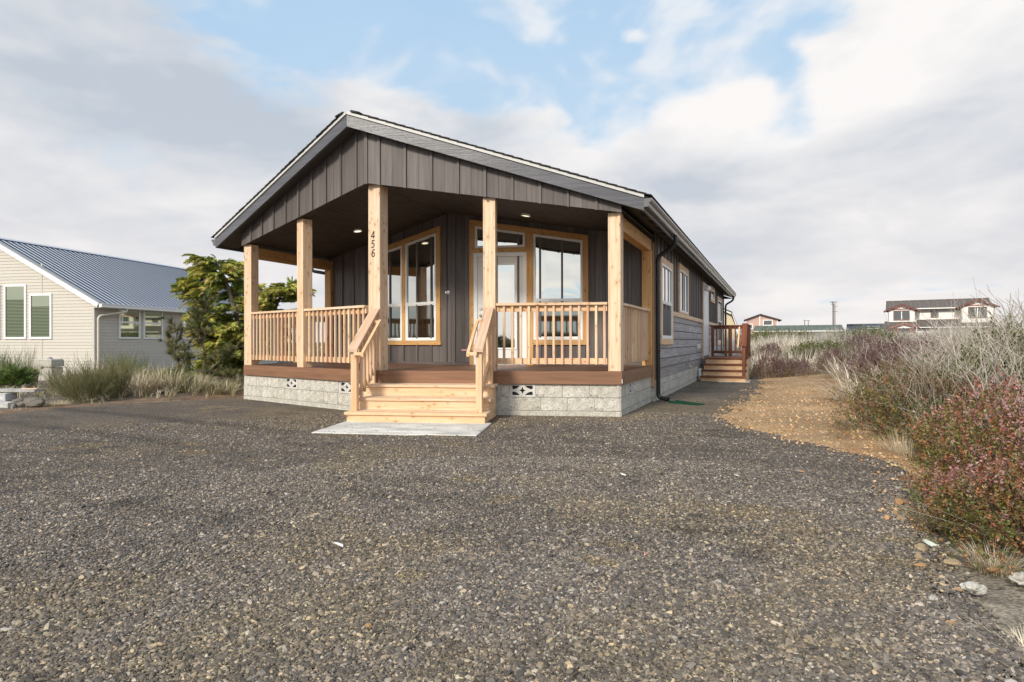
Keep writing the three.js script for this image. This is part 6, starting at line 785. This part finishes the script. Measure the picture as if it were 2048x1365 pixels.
const stoneM = { white: mat(C3(0.74, 0.73, 0.71), 0.95, { map: T.block, bumpMap: T.blockB, bumpScale: 0.004 }), orange: mat(C3(0.50, 0.29, 0.14), 0.85, { map: T.rough }), tan: mat(C3(0.42, 0.32, 0.20), 0.9, { map: T.rough }) };
{
  const S = (u, v, sx, sy, sz, m, lab, turn = 0, name = 'stone', cat = 'stone') => { const d = EYE * FPX / (v - 684.2), p = at(u, v, d), o = new THREE.Mesh(lump(u % 97 + 1, sx, sy, sz, m === stoneM.white ? 0.62 : 0.34), m); o.position.set(p.x, H(p.x, p.z) + 0.035 + sy * 0.35, p.z); if (p.x < xb(p.z) - 0.1) o.position.y = lotY(p.x, p.z) + sy * 0.5; o.rotation.y = turn; return add(o, name, lab, cat); };
  S(1948, 1184, 0.056, 0.026, 0.036, stoneM.white, 'white chalky stone on the sand under the red shrub, biggest white one', 0.3); S(1868, 1203, 0.018, 0.014, 0.018, stoneM.white, 'small white stone at the gravel edge left of the big white one'); S(2046, 1172, 0.04, 0.03, 0.03, stoneM.white, 'white stone cut by the right edge of the picture');
  S(1842, 1102, 0.028, 0.026, 0.026, stoneM.tan, 'round tan stone beside the pale leaf at the gravel edge'); S(1838, 1119, 0.018, 0.018, 0.016, stoneM.tan, 'tan stone just below the round tan one'); S(1842, 1134, 0.03, 0.010, 0.012, stoneM.orange, 'long orange stone below the two tan ones', 0.4); S(1905, 1130, 0.036, 0.016, 0.02, stoneM.tan, 'tan stone with a pale top on the sand'); S(1983, 1146, 0.024, 0.012, 0.014, stoneM.orange, 'orange oval stone right of the pale topped one', 0.5); S(1902, 1251, 0.022, 0.011, 0.012, stoneM.orange, 'orange pebble on the gravel below the white stones', 0.2); S(737, 1256, 0.014, 0.010, 0.012, stoneM.orange, 'orange pebble on the gravel at the bottom, left of centre'); S(1985, 1310, 0.03, 0.012, 0.014, stoneM.tan, 'tan stone in the lower right corner', 0.8); S(1918, 1183, 0.018, 0.010, 0.012, stoneM.orange, 'orange pebble touching the big white stone', 0.4);
  S(1798, 1010, 0.026, 0.03, 0.024, stoneM.orange, 'orange brown stone at the foot of the red shrub'); S(1790, 1030, 0.02, 0.014, 0.02, stoneM.tan, 'tan stone just left of the orange brown one'); S(1803, 1042, 0.026, 0.02, 0.022, stoneM.tan, 'grey tan stone among dry stalks at the gravel edge'); S(1718, 888, 0.05, 0.022, 0.035, stoneM.tan, 'flat pale stone on the orange path'); S(1605, 946, 0.02, 0.010, 0.018, stoneM.orange, 'orange chip on the gravel below the path'); S(1690, 906, 0.03, 0.012, 0.02, stoneM.tan, 'tan stone where the path meets the gravel');
  // shells, paper scraps, a pale leaf
  const scrap = (u, v, w, l, turn, lift, m, lab, name, cat) => { const d = EYE * FPX / (v - 684.2), p = at(u, v, d), g = new THREE.PlaneGeometry(w, l, 6, 8), q = g.attributes.position; for (let i = 0; i < q.count; i++) { const x = q.getX(i) / w, y = q.getY(i) / l; q.setXYZ(i, q.getX(i) * (name === 'paper_scrap' ? 0.55 - y : 1 - 3.4 * y * y), q.getY(i) + (name === 'paper_scrap' ? x * l * 0.25 : 0), lift * (1 - 4 * x * x) * (1 - y * y) + lift * y); } g.rotateX(-Math.PI / 2); g.computeVertexNormals(); const o = new THREE.Mesh(g, m); o.position.set(p.x, (p.x < xb(p.z) - 0.1 ? lotY(p.x, p.z) : H(p.x, p.z) + 0.03) + 0.014, p.z); o.rotation.y = turn; add(o, name, lab, cat); };
  const wm = mat(C3(0.66, 0.65, 0.63), 0.6, { side: THREE.DoubleSide }), gm = mat(C3(0.50, 0.54, 0.48), 0.6, { side: THREE.DoubleSide }), pk = mat(C3(0.70, 0.30, 0.30), 0.6, { side: THREE.DoubleSide });
  scrap(1247, 953, 0.032, 0.055, 1.2, 0.008, wm, 'white shell piece on the gravel in front of the steps, right of centre', 'shell', 'shell'); scrap(1474, 955, 0.012, 0.055, 0.9, 0.004, wm, 'thin white shell sliver on the gravel farther right', 'shell', 'shell'); scrap(677, 1094, 0.034, 0.052, 1.9, 0.012, wm, 'torn white paper scrap on the gravel, left foreground', 'paper_scrap', 'litter'); scrap(1290, 1115, 0.018, 0.028, 0.4, 0.01, pk, 'small pink scrap on the gravel in the middle foreground', 'paper_scrap', 'litter'); scrap(1864, 1097, 0.028, 0.085, 0.9, 0.02, gm, 'pale green grey leaf beside the round tan stone', 'leaf', 'leaf');
}
// loose crushed rock: single stones near the camera
{
  const r = rng(1313), lists = [[], [], []], pal = [[0.10, 0.092, 0.087], [0.14, 0.124, 0.110], [0.19, 0.165, 0.140], [0.082, 0.076, 0.074], [0.15, 0.128, 0.106], [0.22, 0.185, 0.145], [0.125, 0.120, 0.120], [0.27, 0.245, 0.215], [0.36, 0.30, 0.215], [0.33, 0.31, 0.285]];
  const cx = 6.0994, cz = 9.0228, fx = -Math.sin(YAW), fz = -Math.cos(YAW);
  for (const [n, d0, d1, s0, s1] of [[130000, 1.5, 3.3, 0.0042, 0.0100], [150000, 3.3, 6.0, 0.0048, 0.0100], [90000, 6.0, 10.0, 0.006, 0.0095]]) for (let i = 0; i < n; i++) {
    const d = Math.sqrt(lerp(d0 * d0, d1 * d1, r())), a = (r() - 0.5) * 1.62, x = cx + (fx * Math.cos(a) - fz * Math.sin(a)) * d, z = cz + (fz * Math.cos(a) + fx * Math.sin(a)) * d;
    if (houseGap(x, z) < 0.05 || lotIn(x, z) < -0.12 + r() * 0.1 || (x - pathLeft(z) > 0.1 + (r() - 0.3) * 0.6 && z < 3.7)) continue; { const ls = (x - PR[0]) * RF.s.x + (z - PR[1]) * RF.s.z, ln = (x - PR[0]) * RF.n.x + (z - PR[1]) * RF.n.z; if (ls > -0.06 && ls < 2.06 && ln > 0 && ln < 2.10) { if (ln > 1.12 && r() < 0.028) { const q = 0.003 + r() * 0.005; lists[0].push({ p: [x, 0.0145 + q * 0.3, z], q: new THREE.Quaternion().setFromAxisAngle(UPV, r() * 6.28), s: [q * 1.3, q * 0.5, q], c: pick([[0.12, 0.11, 0.10], [0.2, 0.17, 0.13]], r) }); } continue; } }
    const t = gravelTone(x, z), big = r() < 0.04 ? 1.9 : r() < 0.3 ? 0.7 : 1.08, s = lerp(s0, s1, Math.pow(r(), 1.4)) * big, c = pal[Math.floor(Math.pow(r(), 1.9) * pal.length) % pal.length], m = (0.46 + r() * 0.78) * Math.min(1.25, Math.max(0.5, t[0]));
    lists[Math.floor(r() * 3)].push({ p: [x, lotY(x, z) + s * 0.18, z], q: new THREE.Quaternion().setFromEuler(new THREE.Euler((r() - 0.5) * 1.3, r() * 6.28, (r() - 0.5) * 1.3)), s: [s * (0.9 + r() * 0.8), s * (0.32 + r() * 0.35), s * (0.6 + r() * 0.45)], c: [c[0] * m, c[1] * m * (t[1] / t[0]), c[2] * m * (t[2] / t[0])] });
  }
  const geos = [1, 2, 3].map(k => { const g = new THREE.IcosahedronGeometry(1, 0), q = rng(k * 31), mv = new Map(), p = g.attributes.position; for (let i = 0; i < p.count; i++) { const key = [p.getX(i), p.getY(i), p.getZ(i)].map(v => v.toFixed(3)).join(); if (!mv.has(key)) mv.set(key, 0.68 + q() * 0.55); const f = mv.get(key); p.setXYZ(i, p.getX(i) * f, p.getY(i) * f, p.getZ(i) * f); } g.computeVertexNormals(); return g; });
  const gm = new THREE.MeshStandardMaterial({ color: 0xffffff, roughness: 0.78 });
  const g = new THREE.Group(); geos.forEach((q, k) => instanced(g, 'stones', q, gm, lists[k])); add(g, 'loose_gravel', 'loose crushed stones lying all over the dark gravel lot', 'gravel'); g.userData.kind = 'stuff';
  // chips and pebbles on the orange path
  const L = []; for (let i = 0; i < 11000; i++) { const z = -9 + Math.pow(r(), 0.6) * 13.6, x = 5.2 + r() * 3; if (pathIn(x, z) < -0.35 + r() * 0.35 && !(z > 3 && x > xb(z) - 0.25 && x < xb(z) + 0.3 && r() < 0.4)) continue; const s = 0.004 + Math.pow(r(), 4) * 0.014, c = pick([[0.47, 0.285, 0.145], [0.50, 0.325, 0.175], [0.40, 0.235, 0.11], [0.54, 0.39, 0.24], [0.27, 0.155, 0.075]], r); L.push({ p: [x, Math.max(lotY(x, z) + 0.016 + 0.05 * ss(0, 1.2, x - pathLeft(z)), H(x, z)) + s * 0.3, z], q: new THREE.Quaternion().setFromEuler(new THREE.Euler(r(), r() * 6.28, r())), s: [s * 1.3, s * 0.6, s], c: jit(c, r, 0.35) }); }
  const o = instanced(null, 'path_chips', geos[0], gm, L); add(o, 'path_chips', 'orange and tan chips strewn over the path and its edges', 'gravel'); o.userData.kind = 'stuff';
}
renderer.render(scene, camera);
